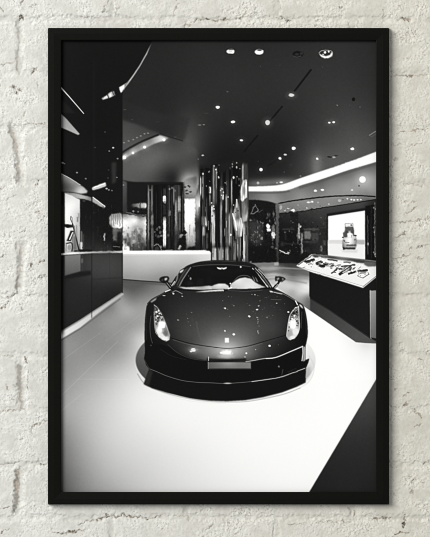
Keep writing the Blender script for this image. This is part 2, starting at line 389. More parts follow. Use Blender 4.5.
    P(spl([(248.5, 186.4), (266, 186), (282.8, 184.2), (301.5, 177.8), (320, 171.6), (347, 162.6), (377, 151.4)], closed=False)
      + spl([(377, 161.8), (347, 170.6), (320, 179.8), (303.3, 184.6), (288.4, 189.8), (277, 191.2), (248.5, 191.4)], closed=False),
      ramp(250, 188, 244, 300, 182, 252), .5)
    L([(300, 187.6), (320, 181.4), (347, 172.6), (376, 163.8)], 2.4, 84, 1.2, .7, curve=True)
    L([(249, 193), (277, 192.8), (289, 191.4)], 1.5, 84, .9, .7, curve=True)
    P([(248.5, 199.8), (258, 199.9), (268, 201.2), (275.6, 203.4), (278, 206), (279, 263), (248.5, 263)], 21, .5)
    P([(278, 213.2), (301, 211.2), (320, 208), (338, 205.4), (378, 198.6), (378, 265), (278, 263)],
      field([(282, 220, 30), (290, 214, 40), (305, 215, 48), (320, 214, 56), (335, 210, 58), (350, 206, 62), (362, 204, 64), (310, 225, 34), (325, 226, 46), (290, 235, 18),
             (320, 235, 44), (316, 245, 36), (290, 255, 20), (325, 252, 44), (368, 230, 16), (370, 210, 30), (370, 250, 14), (300, 256, 18)], 2, 4), .5)
    L([(278.5, 203.6), (290, 201.2), (310, 198.5), (330, 196.4), (347, 195.7), (360, 195.6), (375, 196.6)], 1.3, 22, .55, curve=True)
    L([(278.5, 213.6), (301, 211.6), (320, 208.2), (338, 205.6), (356, 202.8), (373, 200), (376, 200)], .9, 20, .55, curve=True)
    P([(275.6, 203.6), (279, 203), (279, 213), (278.4, 262), (276.2, 262)], ramp(0, 204, 95, 0, 262, 60), .5)
    for x, y, rx, ry, v in ((315.5, 190.8, 1.5, 1.2, 235), (322.4, 190, 1.7, 1.2, 250), (352, 190, 1.3, 1, 210), (308.5, 202.4, 1.6, .9, 220), (312.2, 201.6, 1.2, 1, 230), (280.8, 207.4, 1.2, 2, 170),
                            (292.6, 210.2, 1.7, 1.1, 235), (288.2, 208.6, 1.2, .9, 190), (307, 208.4, .9, .7, 200), (318, 202.4, 1, .7, 170), (328.8, 204.2, .9, .7, 190), (339.6, 200.6, 1.7, 1.3, 180),
                            (347.4, 198.8, .9, .8, 210), (351.4, 199.6, .9, .8, 235), (354, 200, 1, .7, 245), (357.4, 199.8, 1, .7, 235), (360.8, 199.6, 1, .7, 200), (298, 205, .8, .6, 160), (285, 210.6, .8, .8, 180),
                            (310.6, 202.2, .9, .7, 190), (343, 199.6, .6, .6, 90), (320.4, 206, .8, .6, 100), (359, 185.8, .9, .9, 80), (257, 198.5, .7, 1.5, 110)):
        E(x, y, rx, ry, v, .5)
    E(362.5, 179.5, 3.1, 3.1, 255, .9); G(362.5, 179.5, 5, 5, 40)
    # glass room with its reflections
    L([(251.4, 213.4), (253, 208.6), (255.2, 204.4), (257.4, 208.6), (258.4, 210.6)], .8, 105, .5); L([(251, 214.2), (254, 213), (258, 210.8)], .8, 120, .5); L([(259, 212), (263, 210)], .7, 70, .5)
    for x, y, rx, ry, v in ((268.2, 226.2, 1.9, 2, 255), (268.6, 230, 2.1, 1.8, 255), (273, 235, 2, 3.6, 225), (273.4, 229, 1.6, 4, 110), (261.4, 238.6, 1.3, 1.4, 235), (267.8, 214.6, .9, 2, 85), (273.4, 214, .9, 2.6, 95),
                            (272.4, 247, 1.2, .8, 120), (276, 248.4, 1.2, .8, 180), (253.6, 252.4, .9, 1.2, 110), (250.6, 262, 1, 1, 160)):
        E(x, y, rx, ry, v, .8)
    P([(249, 220), (252, 221), (260, 222), (263, 224), (263, 242), (256, 246), (249, 240)], 60, 2., .8)
    P([(264.6, 216), (266.6, 216), (266.6, 240), (264.6, 240)], 12, .6)
    for _ in range(70):
        E(rng.uniform(249.5, 263), rng.uniform(219, 246), rng.uniform(.3, .9), rng.uniform(.3, 1.2), rng.choice([20, 40, 95, 135]), .45, .7)
    for _ in range(26):
        E(rng.uniform(266, 278), rng.uniform(210, 256), rng.uniform(.3, .8), rng.uniform(.4, 1.6), rng.choice([12, 45, 80, 110]), .45, .7)
    RC(249, 247, 277, 262, 15, 1.5, .8)
    P([(248, 263.2), (266, 262.6), (278.4, 262.2), (278.4, 265.6), (268, 265.4), (248, 266)], 120, .5); P([(274, 262.6), (278.4, 262.4), (278.4, 265.4), (274, 265.6)], 165, .5)
    for x0, x1, y0, y1, v in ((298, 299.6, 224, 240, 205), (297.4, 298.2, 230, 244, 120), (301.2, 302.4, 233, 253.6, 190), (300.8, 301.4, 244, 252, 120), (303.6, 320, 228.6, 230.2, 78), (304, 311, 231, 239, 112),
                              (311.4, 319, 233, 241, 62), (303.4, 318, 241, 243, 52), (319, 327.6, 226, 251, 36), (320, 327.6, 227.2, 228.2, 60), (283, 294, 228.8, 229.8, 72), (285, 286, 231, 240, 42), (281, 283, 242, 246, 48),
                              (291, 292.4, 217, 224, 62), (290, 298, 212.6, 228, 26), (283, 296, 243.4, 244.2, 55), (304, 310, 247, 252, 34), (320.4, 322.4, 246, 251.4, 120), (323, 326, 240, 245, 70)):
        RC(x0, y0, x1, y1, v, .6)
    L([(279.8, 250.4), (283.4, 252.4), (288, 253.6)], 1.2, 190, .5); E(288.4, 252.6, 1.2, .8, 170, .5); E(300.4, 226.4, .8, 1, 200, .5)
    for _ in range(50):
        E(rng.uniform(280, 327), rng.uniform(216, 254), rng.uniform(.3, .9), rng.uniform(.3, .9), rng.choice([14, 50, 85, 110]), .45, .6)
    # ---------- lit screen with a picture of an off-road car
    P([(326.6, 213.6), (366, 207.8), (366.6, 261), (326.6, 256.6)], 26, .5)
    P([(328.2, 216.2), (365, 210.6), (365.2, 259.4), (328.2, 255.6)], 253, .4, rid=SCREEN)
    P([(328.2, 240.2), (365.1, 240), (365.1, 244.4), (328.2, 243.6)], 205, .7); RC(356.4, 240, 365, 245, 178, .6); RC(328.4, 241, 342, 244, 220, .6)
    P([(328.2, 243.8), (365.1, 244.6), (365.2, 259.4), (328.2, 255.6)], 240, .6); P([(341, 249.6), (358, 249.6), (357, 252.6), (343, 252.2)], 215, .8)
    P([(345.2, 223.6), (352.6, 223.3), (353, 226.8), (345, 227)], 235, .4); L([(345.2, 227), (345.3, 223.5), (352.8, 223.2), (353, 227)], .6, 170, .35); E(351.4, 225.2, .9, .9, 90, .4)
    P([(345, 226.8), (353.2, 226.8), (354.2, 231), (354, 236), (346.6, 237.6), (343.6, 237.4), (343, 233), (344.4, 231.6)], 84, .4)
    P([(346, 231.6), (349, 229.8), (352.6, 231.6), (353.6, 238), (346, 238)], 60, .5, .7); E(349.6, 231.4, 1.4, .8, 140, .5)
    P([(347, 237.8), (347.4, 233.6), (349.8, 231.8), (352.4, 233.6), (353.4, 238)], 246, .5)
    P([(343.6, 237.8), (342.3, 240.6), (342.2, 246.6), (343.8, 248.8), (349, 249.4), (354.8, 248.8), (356.7, 245.6), (356.9, 239.6), (356.2, 236.4), (353, 236.6)],
      field([(343, 239, 150), (345, 240, 215), (350, 239, 252), (355, 238, 190), (343, 245, 120), (346, 245, 180), (350, 243, 246), (355, 243, 160), (356.4, 240, 130), (350, 248, 120)], 2, 1.), .45)
    E(355.2, 235.6, 1.5, .8, 45, .4); E(343, 237.4, 1.1, .8, 70, .4); E(344.4, 240.6, .9, .8, 90, .4); E(355, 239.6, .8, .8, 110, .4); RC(343, 247, 345, 249.6, 26, .4); RC(353.6, 246.6, 355.6, 249.2, 26, .4)
    L([(345, 242.4), (349, 242.2)], .7, 120, .4); RC(346.4, 244.6, 356, 246.2, 70, .45); RC(344, 246.3, 356, 248, 170, .5); P([(342.2, 247), (345, 247.6), (355, 247.6), (354.8, 249.2), (344, 249.2)], 34, .45); L([(351.6, 235), (351.6, 237)], .6, 150, .4)
    P([(365.2, 206), (377, 204), (377, 262), (365.4, 262)], 15, .4); L([(367.6, 216), (367.8, 254)], 1.0, 62, .5); L([(371, 206), (371.4, 258)], .9, 30, .5)
    L([(374.8, 203), (375, 256)], 1.3, 95, .6); E(368, 244, .8, 1.5, 140, .5)
    for _ in range(24):
        E(rng.uniform(373, 376), rng.uniform(203, 258), .6, .9, rng.choice([20, 50, 160]), .4, .7)

    # ---------- low display case with accessories
    P([(309.2, 270.4), (330, 276), (363, 286), (377, 276), (377, 343), (370, 339.4), (311, 300.4), (309.4, 296)], ramp(310, 280, 20, 365, 330, 25), .4, rid=CASE)
    P([(310.2, 298.8), (330, 310.4), (370.6, 338.4), (377, 341.5), (377, 343.4), (356, 342.2), (340, 331), (310.2, 310)], ramp(312, 303, 54, 356, 338, 78), .5, rid=CASE)
    L([(310.2, 298.6), (330, 310.6), (370, 338)], .8, 40, .5)
    P([(369.6, 290.6), (377, 290.4), (377, 338.5), (370.8, 337.4)], ramp(0, 292, 158, 0, 336, 112), .4); L([(370.2, 290.4), (370.4, 336), (371, 338.6)], .8, 200, .4, .6)
    P([(296.2, 265.8), (311.7, 254.1), (318, 254.8), (345, 257.4), (377, 261.2), (377, 276.6), (363, 288), (345, 282.4), (310, 271.6)], 240, .4, rid=CASE)
    P([(311.8, 254.2), (330, 255.8), (377, 261.2), (377, 266), (352, 261.6), (330, 258.6), (313, 257)], field([(314, 255.5, 60), (322, 256.4, 90), (332, 258, 60), (342, 259, 110), (352, 260, 70), (364, 262, 60), (374, 264, 70)], 2, 2), .6)
    P([(364, 261.5), (375.6, 262.6), (375.8, 266.4), (368, 266.6), (364, 264.6)], 95, .6)
    L([(298.4, 265), (312, 255.4)], .8, 70, .4); L([(299, 266.8), (311, 270.4), (345, 280.6), (362.6, 286)], .6, 190, .5); L([(363, 286.6), (376.6, 275.8)], .7, 120, .45)
    items = (((305.4, 261.6), (313.8, 259.2), 2.2, 30), ((306.6, 263), (310, 262), 1.2, 80), ((316.4, 263.4), (322, 262.2), 1.8, 42), ((319.8, 266), (327, 264.2), 2.0, 48), ((321, 267), (324.6, 266.4), 1.6, 30),
             ((318, 262), (321, 261), 1.2, 30), ((330, 267), (333.4, 263.6), .7, 120), ((332, 273), (337, 268.4), 1.4, 60), ((331.6, 273), (335.6, 272.6), .8, 60), ((337, 268.4), (342, 268.6), 1.5, 50), ((340, 274), (350.6, 267.6), 3.0, 44),
             ((343, 272.6), (349, 268.8), 1.2, 190), ((341.6, 266.4), (354.4, 264.8), 1.5, 46), ((349, 273.8), (355.4, 271.6), 2.0, 38), ((352, 273), (355.6, 271), 1.0, 20), ((358.6, 271), (366.8, 270.2), 2.4, 48), ((360, 271.4), (365, 270.8), .9, 20),
             ((328, 259.6), (337, 260.8), 1.4, 70), ((344, 262), (350, 262.6), 1.2, 100), ((357.6, 276), (363, 278), .6, 120), ((363, 278), (369, 274.2), .7, 70), ((369, 274.2), (368, 272.6), .6, 90), ((357.4, 275.8), (358.6, 274.6), .6, 110),
             ((303, 267.6), (305, 267), .7, 130), ((339, 271.6), (341.4, 270.8), .8, 190))
    for a, b, w, v in items:
        L([a, ((a[0] + b[0]) / 2, (a[1] + b[1]) / 2 + rng.uniform(-.5, .5)), b], w, v, .45)
    for _ in range(44):                                    # straps, tags and small leather goods laid out in rows
        t = rng.uniform(.02, .98); x = 307 + 58 * t; y = 260.6 + 11 * t + rng.uniform(-1.6, 3.4); a = rng.uniform(-.7, .3); l = rng.uniform(1, 3.4)
        L([(x, y), (x + l * math.cos(a), y + l * math.sin(a))], rng.uniform(.5, 1.5), rng.choice([26, 50, 80, 130, 185]), .4, .8)
    for _ in range(36):
        t = rng.uniform(0, 1); x = 306 + 60 * t; y = 262 + 11 * t + rng.uniform(-3.5, 4)
        E(x, y, rng.uniform(.3, .9), rng.uniform(.3, .6), rng.choice([30, 90, 150, 200]), .4, .6)

    # ---------- reception counter
    P([(121.6, 251), (205, 250.6), (209.4, 251.4), (211, 253.6), (211, 266), (180, 284), (166, 282.2), (140, 280.6), (121.6, 279)],
      field([(124, 258, 186), (140, 258, 194), (170, 258, 200), (205, 257, 212), (124, 268, 170), (145, 268, 178), (170, 268, 172), (190, 262, 186), (124, 276, 148), (145, 277, 150), (165, 279, 134), (176, 274, 150)], 2, 5), .4, rid=COUNTER)
    P([(121.6, 250.8), (205, 250.4), (209.6, 251.2), (211, 253.2), (209, 254), (121.6, 254)], 253, .5); L([(121.6, 255), (209, 254.4)], .8, 225, .6, .6)
    L([(121.6, 279.4), (140, 280.9), (166, 282.6), (176, 284)], 1.3, 52, .5); L([(121.6, 281.4), (166, 284.4)], 2.4, 78, 1.1, .6)

    # ---------- glossy dark wall on the left with reflections
    P([(60, 38), (152.2, 38), (151.6, 44), (146, 56), (138, 69.5), (129, 81.6), (122.4, 90), (122.4, 293.2), (111.5, 300.2), (80, 321), (60, 333.6)],
      field([(65, 50, 19), (100, 60, 16), (140, 45, 18), (95, 130, 15), (66, 140, 18), (115, 150, 17), (100, 220, 18), (65, 260, 26), (90, 260, 56), (112, 260, 60), (95, 274, 54), (112, 274, 58),
             (90, 284, 40), (112, 284, 42), (75, 300, 34), (100, 300, 32), (70, 322, 30), (112, 295, 30), (65, 290, 34), (108, 240, 22)], 2, 5), .4, rid=LEFTWALL)
    P([(60, 332.4), (80, 320.2), (111.5, 299.6), (122.4, 292.6), (124, 294.4), (114, 301.6), (98, 313.4), (80, 327.6), (60, 339.6)],
      ramp(60, 335, 228, 122, 294, 175), .5)
    P([(60, 331.4), (80, 319.6), (122.4, 291.8), (122.4, 293.2), (80, 321.4), (60, 333.4)], 150, .4, .7)
    L([(60, 341), (80, 329), (100, 314), (120, 299)], 1.2, 88, .9, .6)
    RC(60, 38, 63.5, 334, 12, 1.2, .5); RC(121.2, 160, 122.6, 250, 12, .5, .7)
    RC(91.3, 60, 92.2, 252, 12, .6, .35); RC(93, 60, 95, 250, 24, .8, .4)
    RC(91.2, 252, 92.1, 318, 18, .5, .7)
    P([(111.6, 163), (116, 162), (116.2, 182), (112, 184)], 44, .9)
    # bright rim of the ceiling
    P([(152, 42), (147, 54), (140, 66.4), (134, 75.6), (128.6, 83.2), (122.6, 91.2), (120.6, 92.9), (119, 87.4), (127.4, 82.6), (133, 75), (139.4, 65.6), (146.4, 53)], 205, .45)
    P([(119.2, 87.6), (124.6, 84.6), (124, 88.6), (120.8, 92.4)], 240, .5); P([(124.6, 84.6), (129.4, 80.4), (124.4, 88.6)], 120, .5)
    P([(101.6, 98.2), (106.4, 95.6), (109.6, 92.6), (113.6, 91), (115.4, 95.4), (109, 97.8), (102.6, 100)], 165, .5)
    P([(103.4, 97.4), (107, 95.6), (107.8, 97.8), (103.6, 99.4)], 225, .5); P([(108.6, 94.4), (111.4, 92.4), (112, 96.2), (109.4, 97.4)], 235, .5); L([(107.4, 94.6), (108.6, 98.4)], .8, 40, .4); L([(112.4, 91.4), (114.4, 95.6)], .9, 60, .4)
    # reflections
    L([(61, 87.6), (70, 97.6), (83.6, 113.4)], 1.3, 190, .4, wd1=.9)
    P([(60.4, 98), (75.5, 113.4), (60.4, 112.8)], 26, .7); P([(60.4, 113), (67, 119.4), (79.8, 134), (78, 135), (71, 131.8), (60.4, 127.2)], ramp(62, 118, 146, 78, 134, 172), .4)
    P([(60.4, 173.2), (70, 178.2), (78, 183.2), (85, 188.2), (87.8, 191.2), (86.6, 193.2), (81, 193.8), (72, 192.2), (60.4, 191.5)],
      field([(62, 176, 120), (62, 186, 60), (68, 184, 86), (74, 188, 120), (80, 190, 205), (85, 191, 190), (72, 181, 140), (80, 186, 150), (66, 190, 70)], 2, 2), .6)
    L([(61, 173.6), (70, 178.4), (80, 184.8)], .8, 180, .5)
    P([(64, 192.4), (76, 193.2), (91, 197.2), (91.6, 201.4), (84, 199), (78, 198.6), (70, 196)], field([(66, 193, 130), (76, 195, 165), (84, 197, 175), (90, 199, 120)], 2, 2), .5)
    P([(92.6, 196.6), (99, 201.2), (105.8, 206.4), (105, 207.8), (101, 206.8), (92.6, 202)], 165, .5); L([(93, 197.4), (105, 206.4)], .8, 215, .4)
    P([(92, 188), (94, 186.6), (104.6, 182.7), (105.8, 184), (105.4, 186.4), (95, 189.8), (92.6, 190)], 200, .45, curve=True); L([(94, 187.4), (104.6, 183.6)], 1, 245, .4)
    for x, y, r, v in ((113.2, 147.8, 1.1, 180), (109.2, 151, .8, 120), (105, 132, .8, 60), (95, 147.4, .8, 55), (62.6, 162.8, 1.1, 130), (64.4, 163.6, .8, 90), (77, 172.6, 1, 120), (85.8, 178.6, 1, 100), (117.6, 158.6, 1, 110), (116.8, 177.4, .8, 110),
                       (106.6, 188.6, 1.1, 160), (108.8, 190, 1, 120), (112, 190.6, .9, 90), (108, 178, .8, 60), (84, 200.6, 1.6, 50), (123.6, 185, .8, 120), (108.6, 170, .7, 50)):
        E(x, y, r, r * .8, v, .5)
    # lit picture reflected in the wall
    P([(64.8, 193), (72, 195.6), (79.9, 199.6), (79.9, 252.4), (64.8, 254)], field([(66, 196, 215), (72, 205, 240), (78, 203, 225), (67, 215, 246), (77, 215, 205), (68, 235, 236), (77, 235, 170), (78, 247, 130), (68, 248, 190)], 2, 3), .4)
    RC(61.6, 205, 64, 230, 34, .8)
    P([(63.6, 224), (68, 224.4), (73.2, 225), (73.4, 227.2), (68, 227.8), (63.6, 226.6)], 14, .5); E(67.6, 226, 2, 1.8, 16, .5)
    L([(71, 216.6), (70.8, 219.4), (72.4, 223)], 1.2, 110, .5, curve=True); L([(71.2, 217), (72.4, 217.8), (73, 226)], .7, 150, .4)
    P([(66.6, 241), (70.6, 230.6), (75, 231), (70.8, 241.2)], 20, .45); L([(69.6, 239.4), (72.6, 232.6)], 1.2, 205, .4)
    L([(72.6, 224), (74.6, 232), (78, 246), (79, 250)], 1.3, 34, .5); L([(74.4, 226), (75.4, 238)], .9, 120, .5); L([(73.6, 232), (72.2, 242)], .8, 120, .5)
    L([(66.4, 243.4), (71.6, 243), (72.4, 247), (72, 251)], 1.3, 50, .5, curve=True); E(69.4, 247.4, 1.8, 2.6, 150, .6); RC(73, 236, 76.6, 250, 85, .8, .7); L([(66.2, 243.6), (66, 251)], .8, 120, .5)
    for x0, x1, y0, y1, v in ((78, 79.8, 213, 218, 150), (77, 78.2, 217, 222, 120), (76, 77, 225, 236, 120), (80.6, 82.4, 231, 246, 95), (80, 82.8, 242, 250, 205), (78.4, 79.4, 226, 244, 190), (83, 84, 234, 250, 60)):
        RC(x0, y0, x1, y1, v, .5)
    P([(104, 233), (105.2, 233), (105, 240.6), (103.6, 240)], 205, .5); RC(97.4, 226, 98, 236, 40, .6); RC(92.8, 232, 93.6, 246, 45, .6)
    for _ in range(40):
        x = rng.uniform(82, 121); y = rng.uniform(205, 250)
        E(x, y, .5, rng.uniform(.5, 2), rng.choice([28, 36, 50]), .5, .7)
    P([(109.4, 217), (113, 213.8), (118, 213.2), (121.8, 214.4), (122.2, 227), (118, 228.6), (112.6, 227.6), (110, 222.4)], field([(111, 219, 170), (114, 222, 235), (118, 217, 160), (121, 220, 215), (118, 226, 248), (113, 226, 190)], 2, 2), .6, curve=True)
    for x in (111.6, 113.6, 115.6, 117.6, 119.6):
        L([(x, 214.2), (x + rng.uniform(-.3, .3), 223 + rng.uniform(-2, 4))], .9, 110, .7, .7)
    P([(112.6, 228), (121.6, 228.4), (121.6, 246), (113.4, 246)], field([(114, 230, 110), (120, 231, 90), (116, 238, 70), (120, 242, 50)], 2, 2), .8)
    P([(113, 236), (115.4, 235), (116, 246), (113.6, 246)], 120, .7, .7); RC(117.4, 231.6, 121.4, 244, 26, .7)
    P([(111, 242), (114, 240.6), (119, 243), (121.6, 242), (121.6, 251), (113, 251)], 20, .7); L([(113.4, 246.4), (119.6, 246.8)], 1, 90, .5)
    # ledge line of the wall and what it mirrors
    P([(60.6, 253.4), (70, 252.4), (92, 251.4), (122.4, 250.8), (122.4, 253), (92, 253.2), (78, 254.2), (60.6, 255.2)], field([(62, 254, 200), (72, 253, 235), (84, 252.4, 190), (94, 252, 170), (108, 252, 140), (120, 252, 190)], 2, 3), .4)
    RC(78, 249.4, 92, 251.4, 20, .5); E(76, 251, 2.4, 1, 60, .5)
    P([(64.8, 255.4), (80.4, 254.2), (80.4, 271.6), (64.8, 276)], ramp(0, 256, 116, 0, 274, 88), .5); RC(81.6, 258.6, 82.8, 263, 150, .6); RC(81.4, 255, 83, 272, 62, .6, .7)
    P([(64.8, 276), (80.4, 271.6), (91, 270.6), (91, 275), (64.8, 279.4)], 24, .8); RC(92.4, 254, 122, 279, 60, 1, .25); L([(92, 279.4), (122.4, 277.6)], 1.4, 36, 1., .45)
    L([(109.6, 252), (109.8, 300)], .8, 40, .6, .25)
    RC(121.6, 253, 122.8, 293, 30, .4, .8)

    # ---------- black carpet corner
    P([(377, 377.8), (378, 495), (307.4, 495), (342, 436.8)], field([(372, 395, 66), (360, 415, 58), (345, 445, 42), (330, 470, 34), (372, 430, 48), (372, 470, 36), (345, 488, 34), (318, 488, 30), (372, 488, 32)], 2, 8), .4)

    # ---------- turntable under the car
    E(225, 362, 89.7, 39.6, 222, .5, rid=DISC)
    E(225.6, 360.2, 90, 41.2, field([(137, 368, 74), (142, 380, 70), (148, 352, 96), (165, 390, 62), (200, 399, 90), (225, 401, 200), (250, 400, 222), (285, 393, 222), (308, 378, 206), (312, 366, 222), (305, 350, 235), (311, 358, 228)], 2, 4), .5, rid=DISC)
    L([(137.6, 374), (146, 384.8), (166, 393.2), (190, 398.8), (210, 401.4), (228, 402), (250, 401), (282, 394.6), (300, 388)], 1.0, 110, .8, .45, curve=True)
    L([(150, 388), (180, 398.6), (206, 402.6), (226, 403.2)], 1.0, 212, .8, .3, curve=True)
    L([(300, 387.6), (309, 381.6), (313.6, 372), (313.4, 364), (309, 356)], 1.0, 205, .8, .5, curve=True)
    P([(300, 384.4), (306, 381.6), (311, 374), (310, 366), (305, 368), (304, 380)], 150, 1.4, .5)
    # mirror image of the nose in the glossy disc
    P([(149.4, 368.6), (143.8, 384), (152, 388.2), (167, 392.8), (190, 398), (210, 400.5), (227, 401.2), (245, 400.2), (262, 397.4), (282, 392.4), (296, 387.2), (305.6, 382.6), (306, 366), (226, 370)], 16, .5)
    P([(149.4, 369), (143.8, 384), (149, 386.4), (152.6, 371)], 44, .9, .8)

    # ---------- the car: body silhouette
    body = spl([(145, 352), (144.6, 340), (144.7, 326), (145.4, 315), (147.4, 304.4), (153.4, 298.2), (161.7, 293.6), (169, 289.2)], closed=False) \
        + spl([(171.6, 284), (175, 279.6), (179.6, 272.6), (185.8, 266.6), (192, 263.8), (201, 261.5), (218, 260.1), (238.4, 261.4), (251.5, 263.6), (258.4, 268), (264.4, 274.6), (270.4, 284), (273, 288.4)], closed=False) \
        + spl([(278.5, 290), (288, 295.2), (297, 301.2), (302.9, 305), (305.6, 312), (307.4, 323.3), (307.8, 334.5), (306.6, 342), (305.4, 348), (305.2, 360)], closed=False) \
        + [(309.2, 358.6), (308.4, 362.4), (306.5, 366.7), (303, 369.2), (293, 373.4), (280.4, 378.2), (262, 381.4), (245, 383.2), (226, 383.8), (210, 383), (196, 382.4), (182, 380.8), (167, 376.4), (156, 371.6), (149.6, 369), (146.6, 364.4), (144, 359)]
    P(body, field([(150, 310, 22), (175, 300, 34), (200, 296, 38), (225, 295, 42), (255, 296, 40), (280, 300, 36), (300, 310, 22), (182, 315, 48), (205, 315, 58), (228, 315, 62), (250, 315, 60), (275, 315, 50),
                   (185, 332, 58), (205, 335, 74), (228, 335, 96), (250, 335, 78), (275, 330, 58), (215, 346, 96), (240, 346, 94), (195, 345, 58), (262, 344, 52), (228, 352, 120), (180, 345, 40), (282, 340, 34),
                   (205, 355, 70), (250, 355, 66), (190, 355, 40), (270, 352, 34), (175, 358, 16), (160, 350, 15), (150, 340, 14), (300, 345, 15), (306, 330, 13), (225, 366, 12), (190, 370, 12), (260, 370, 12), (160, 366, 13), (295, 365, 12), (150, 360, 13)], 1.9, 4), .4, rid=CAR)
    # roof and glass
    P([(185, 267.4), (192, 264.4), (201, 262), (218, 260.6), (238.4, 261.9), (251.5, 264.2), (257, 268), (252, 267), (238, 265.4), (218, 264.6), (200, 265.4), (190, 268)], 25, .5)
    L([(193, 266.4), (205, 265.1), (222, 264.6), (240, 265.5), (250, 266.6)], .7, 66, .45, curve=True); L([(203, 261.9), (218, 260.9), (236, 261.8)], .6, 70, .45, .7, curve=True)
    P([(191.4, 267.4), (205, 266), (222, 265.6), (240, 266.4), (251, 267.2), (259, 276), (268.4, 287.2), (250, 289), (228, 289), (210, 287.2), (195, 286.6), (179.6, 286.6), (184, 278)], 15, .4)
    P([(205, 275), (240, 274), (238, 270), (208, 270)], 20, 2, .6)
    P([(186, 268.4), (191, 267.2), (184.4, 277.6), (179.4, 286.6), (175.8, 286.6), (180.4, 277)], 42, .5)
    L([(190.6, 267.6), (184.6, 276.4), (179.6, 285.4)], 1.1, 115, .5, curve=True); L([(186.6, 268.4), (181.6, 276), (177, 285)], .7, 70, .4)
    L([(178.6, 276), (180, 271.4), (183, 269), (186, 268.6)], 1.2, 30, .45, curve=True); P([(179.4, 271.6), (182, 269.8), (184.2, 269.4), (182.2, 272.2), (180, 273.2)], 215, .5); L([(177.4, 275), (176.6, 280), (173.6, 285)], .8, 150, .4, curve=True)
    L([(176.4, 276.6), (172.6, 282.6), (169.4, 288)], 1.2, 20, .5); P([(176.6, 275), (178.6, 274), (178, 279), (176, 282)], 100, .5, .8); L([(174.6, 281.6), (171.6, 286)], .9, 190, .4)
    E(190.6, 278.6, .9, 1.3, 130, .5); E(188.6, 276, .5, .7, 60, .5)
    # right pillar and quarter glass
    P([(251, 266), (256, 267.4), (262, 272.6), (270.6, 285.6), (272, 288.4), (266, 288), (258, 277.4)], 30, .5)
    L([(252.6, 268.6), (258, 274.6), (263.6, 281.6), (267.8, 287)], 1.0, 190, .4, curve=True); L([(255.4, 268.2), (261.4, 274.6), (267, 282.4), (270.4, 287.2)], .9, 150, .4, curve=True); L([(258.6, 269.2), (264, 274.6), (266.4, 277.6)], .8, 170, .4, curve=True)
    L([(254, 270.6), (259, 277.6), (264.6, 285.6)], 1.8, 10, .5); L([(262, 276.4), (266, 281.6), (269, 286)], 1.2, 70, .5)
    P([(252.4, 275.6), (256, 278), (258.4, 282), (254, 280.6)], 150, .5); L([(250.4, 270), (253, 274.8), (256, 281)], 1.4, 14, .5)
    # bright dashboard reflection
    P([(177.4, 286.6), (186, 287.4), (198, 286.6), (209, 285.6), (212.6, 286.4), (212, 289.6), (199, 289.8), (184, 288.8)], field([(180, 287, 220), (190, 288, 205), (202, 287.6, 170), (210, 287.4, 205)], 2, 3), .5)
    P([(210.2, 287.2), (214, 284.9), (219, 283.5), (225, 283.6), (229, 286), (229.4, 289.2), (212, 289.2)], field([(213, 287, 190), (220, 285, 232), (226, 285.4, 215), (222, 288, 200)], 2, 2), .5)
    P([(229.6, 286.4), (231.4, 283.6), (235.6, 280.4), (240, 278.2), (245, 277.4), (250.6, 278.6), (256.6, 283.2), (265.6, 287.2), (258, 288.6), (244, 289), (230, 288.8)], field([(233, 285, 200), (238, 281, 228), (246, 280, 212), (248, 285, 226), (256, 286, 218), (240, 287, 205), (262, 287, 190)], 2, 3), .45)
    L([(233.6, 281.4), (238, 277), (243, 275.4), (248, 276), (251.4, 278.6)], 1.0, 66, .45, curve=True)
    E(229.4, 285.6, .9, 1.6, 20, .4); E(230.4, 283.6, .8, .8, 230, .4); L([(228.4, 288.6), (231.6, 287.6)], 1.2, 235, .4)
    L([(177, 289.6), (200, 290.6), (215, 289.9), (228, 290.2), (246, 289.8), (262, 288.8), (270, 288)], 1.2, 12, .45, curve=True)
    P([(195, 292), (205, 290.6), (218, 289.5), (224.4, 289.3), (224.4, 291), (214, 291.4), (204, 292)], 222, .45); L([(224, 289.2), (224.8, 291.8)], 1, 20, .4); L([(228, 290.4), (246, 291.4), (262, 290.2)], .6, 70, .4)
    for x0, x1, y0, y1, v in ((196, 204, 279, 286, 26), (206, 212, 277, 284, 22), (186, 194, 281, 285.6, 30), (236, 246, 268.6, 271, 24), (200, 214, 268.4, 270, 24)):
        P([(x0, y1), (x0 + 1.5, y0), (x1 - 1.5, y0), (x1, y1)], v, 1.2, .7)
    # winged badge seen in the glass
    P([(216.6, 267.2), (219, 267.6), (221, 268), (222, 267.4), (223, 268), (225, 267.6), (227, 267), (226.2, 268.6), (223.8, 269.4), (222, 269), (220.2, 269.5), (217.8, 268.8)], 250, .35)
    E(222, 268.9, .5, .7, 60, .3); E(240.7, 266.9, .9, 1, 190, .4)
    # mirrors
    for pts in (((166, 281.6), (169.6, 286.4), (174.6, 292.4)),):
        P([(163.4, 281), (167.4, 280.6), (176.6, 291.6), (173, 293.6)], 22, .5, 0., rid=CAR); L(pts, 3.2, 22, .5); L([(166.6, 282.6), (170.4, 287.4)], .8, 120, .45); L([(165.2, 283), (168.6, 287.4), (172.4, 291.8)], .6, 60, .45)
    P([(159.2, 279.6), (160.6, 277.4), (164, 276.3), (167.6, 276.3), (169.2, 278), (168.6, 280.6), (166.6, 282.8), (163.6, 283), (160.6, 281.6)], 20, .45, curve=True, rid=CAR)
    P([(161.4, 279.6), (163.4, 278.4), (163, 281), (161.6, 281)], 60, .5); P([(164.6, 278.4), (167.2, 277.8), (167, 279.6), (165, 280.6)], 190, .5, curve=True)
    P([(277.6, 279.6), (280.8, 281), (274.6, 290.4), (271, 288.6)], 22, .5, 0., rid=CAR); L([(279.4, 281), (276.4, 285.4), (272.6, 289.4)], 2.6, 22, .5); L([(277.4, 281.6), (275.8, 284)], .9, 200, .4); L([(278, 284.4), (274.6, 288.2)], .7, 180, .4)
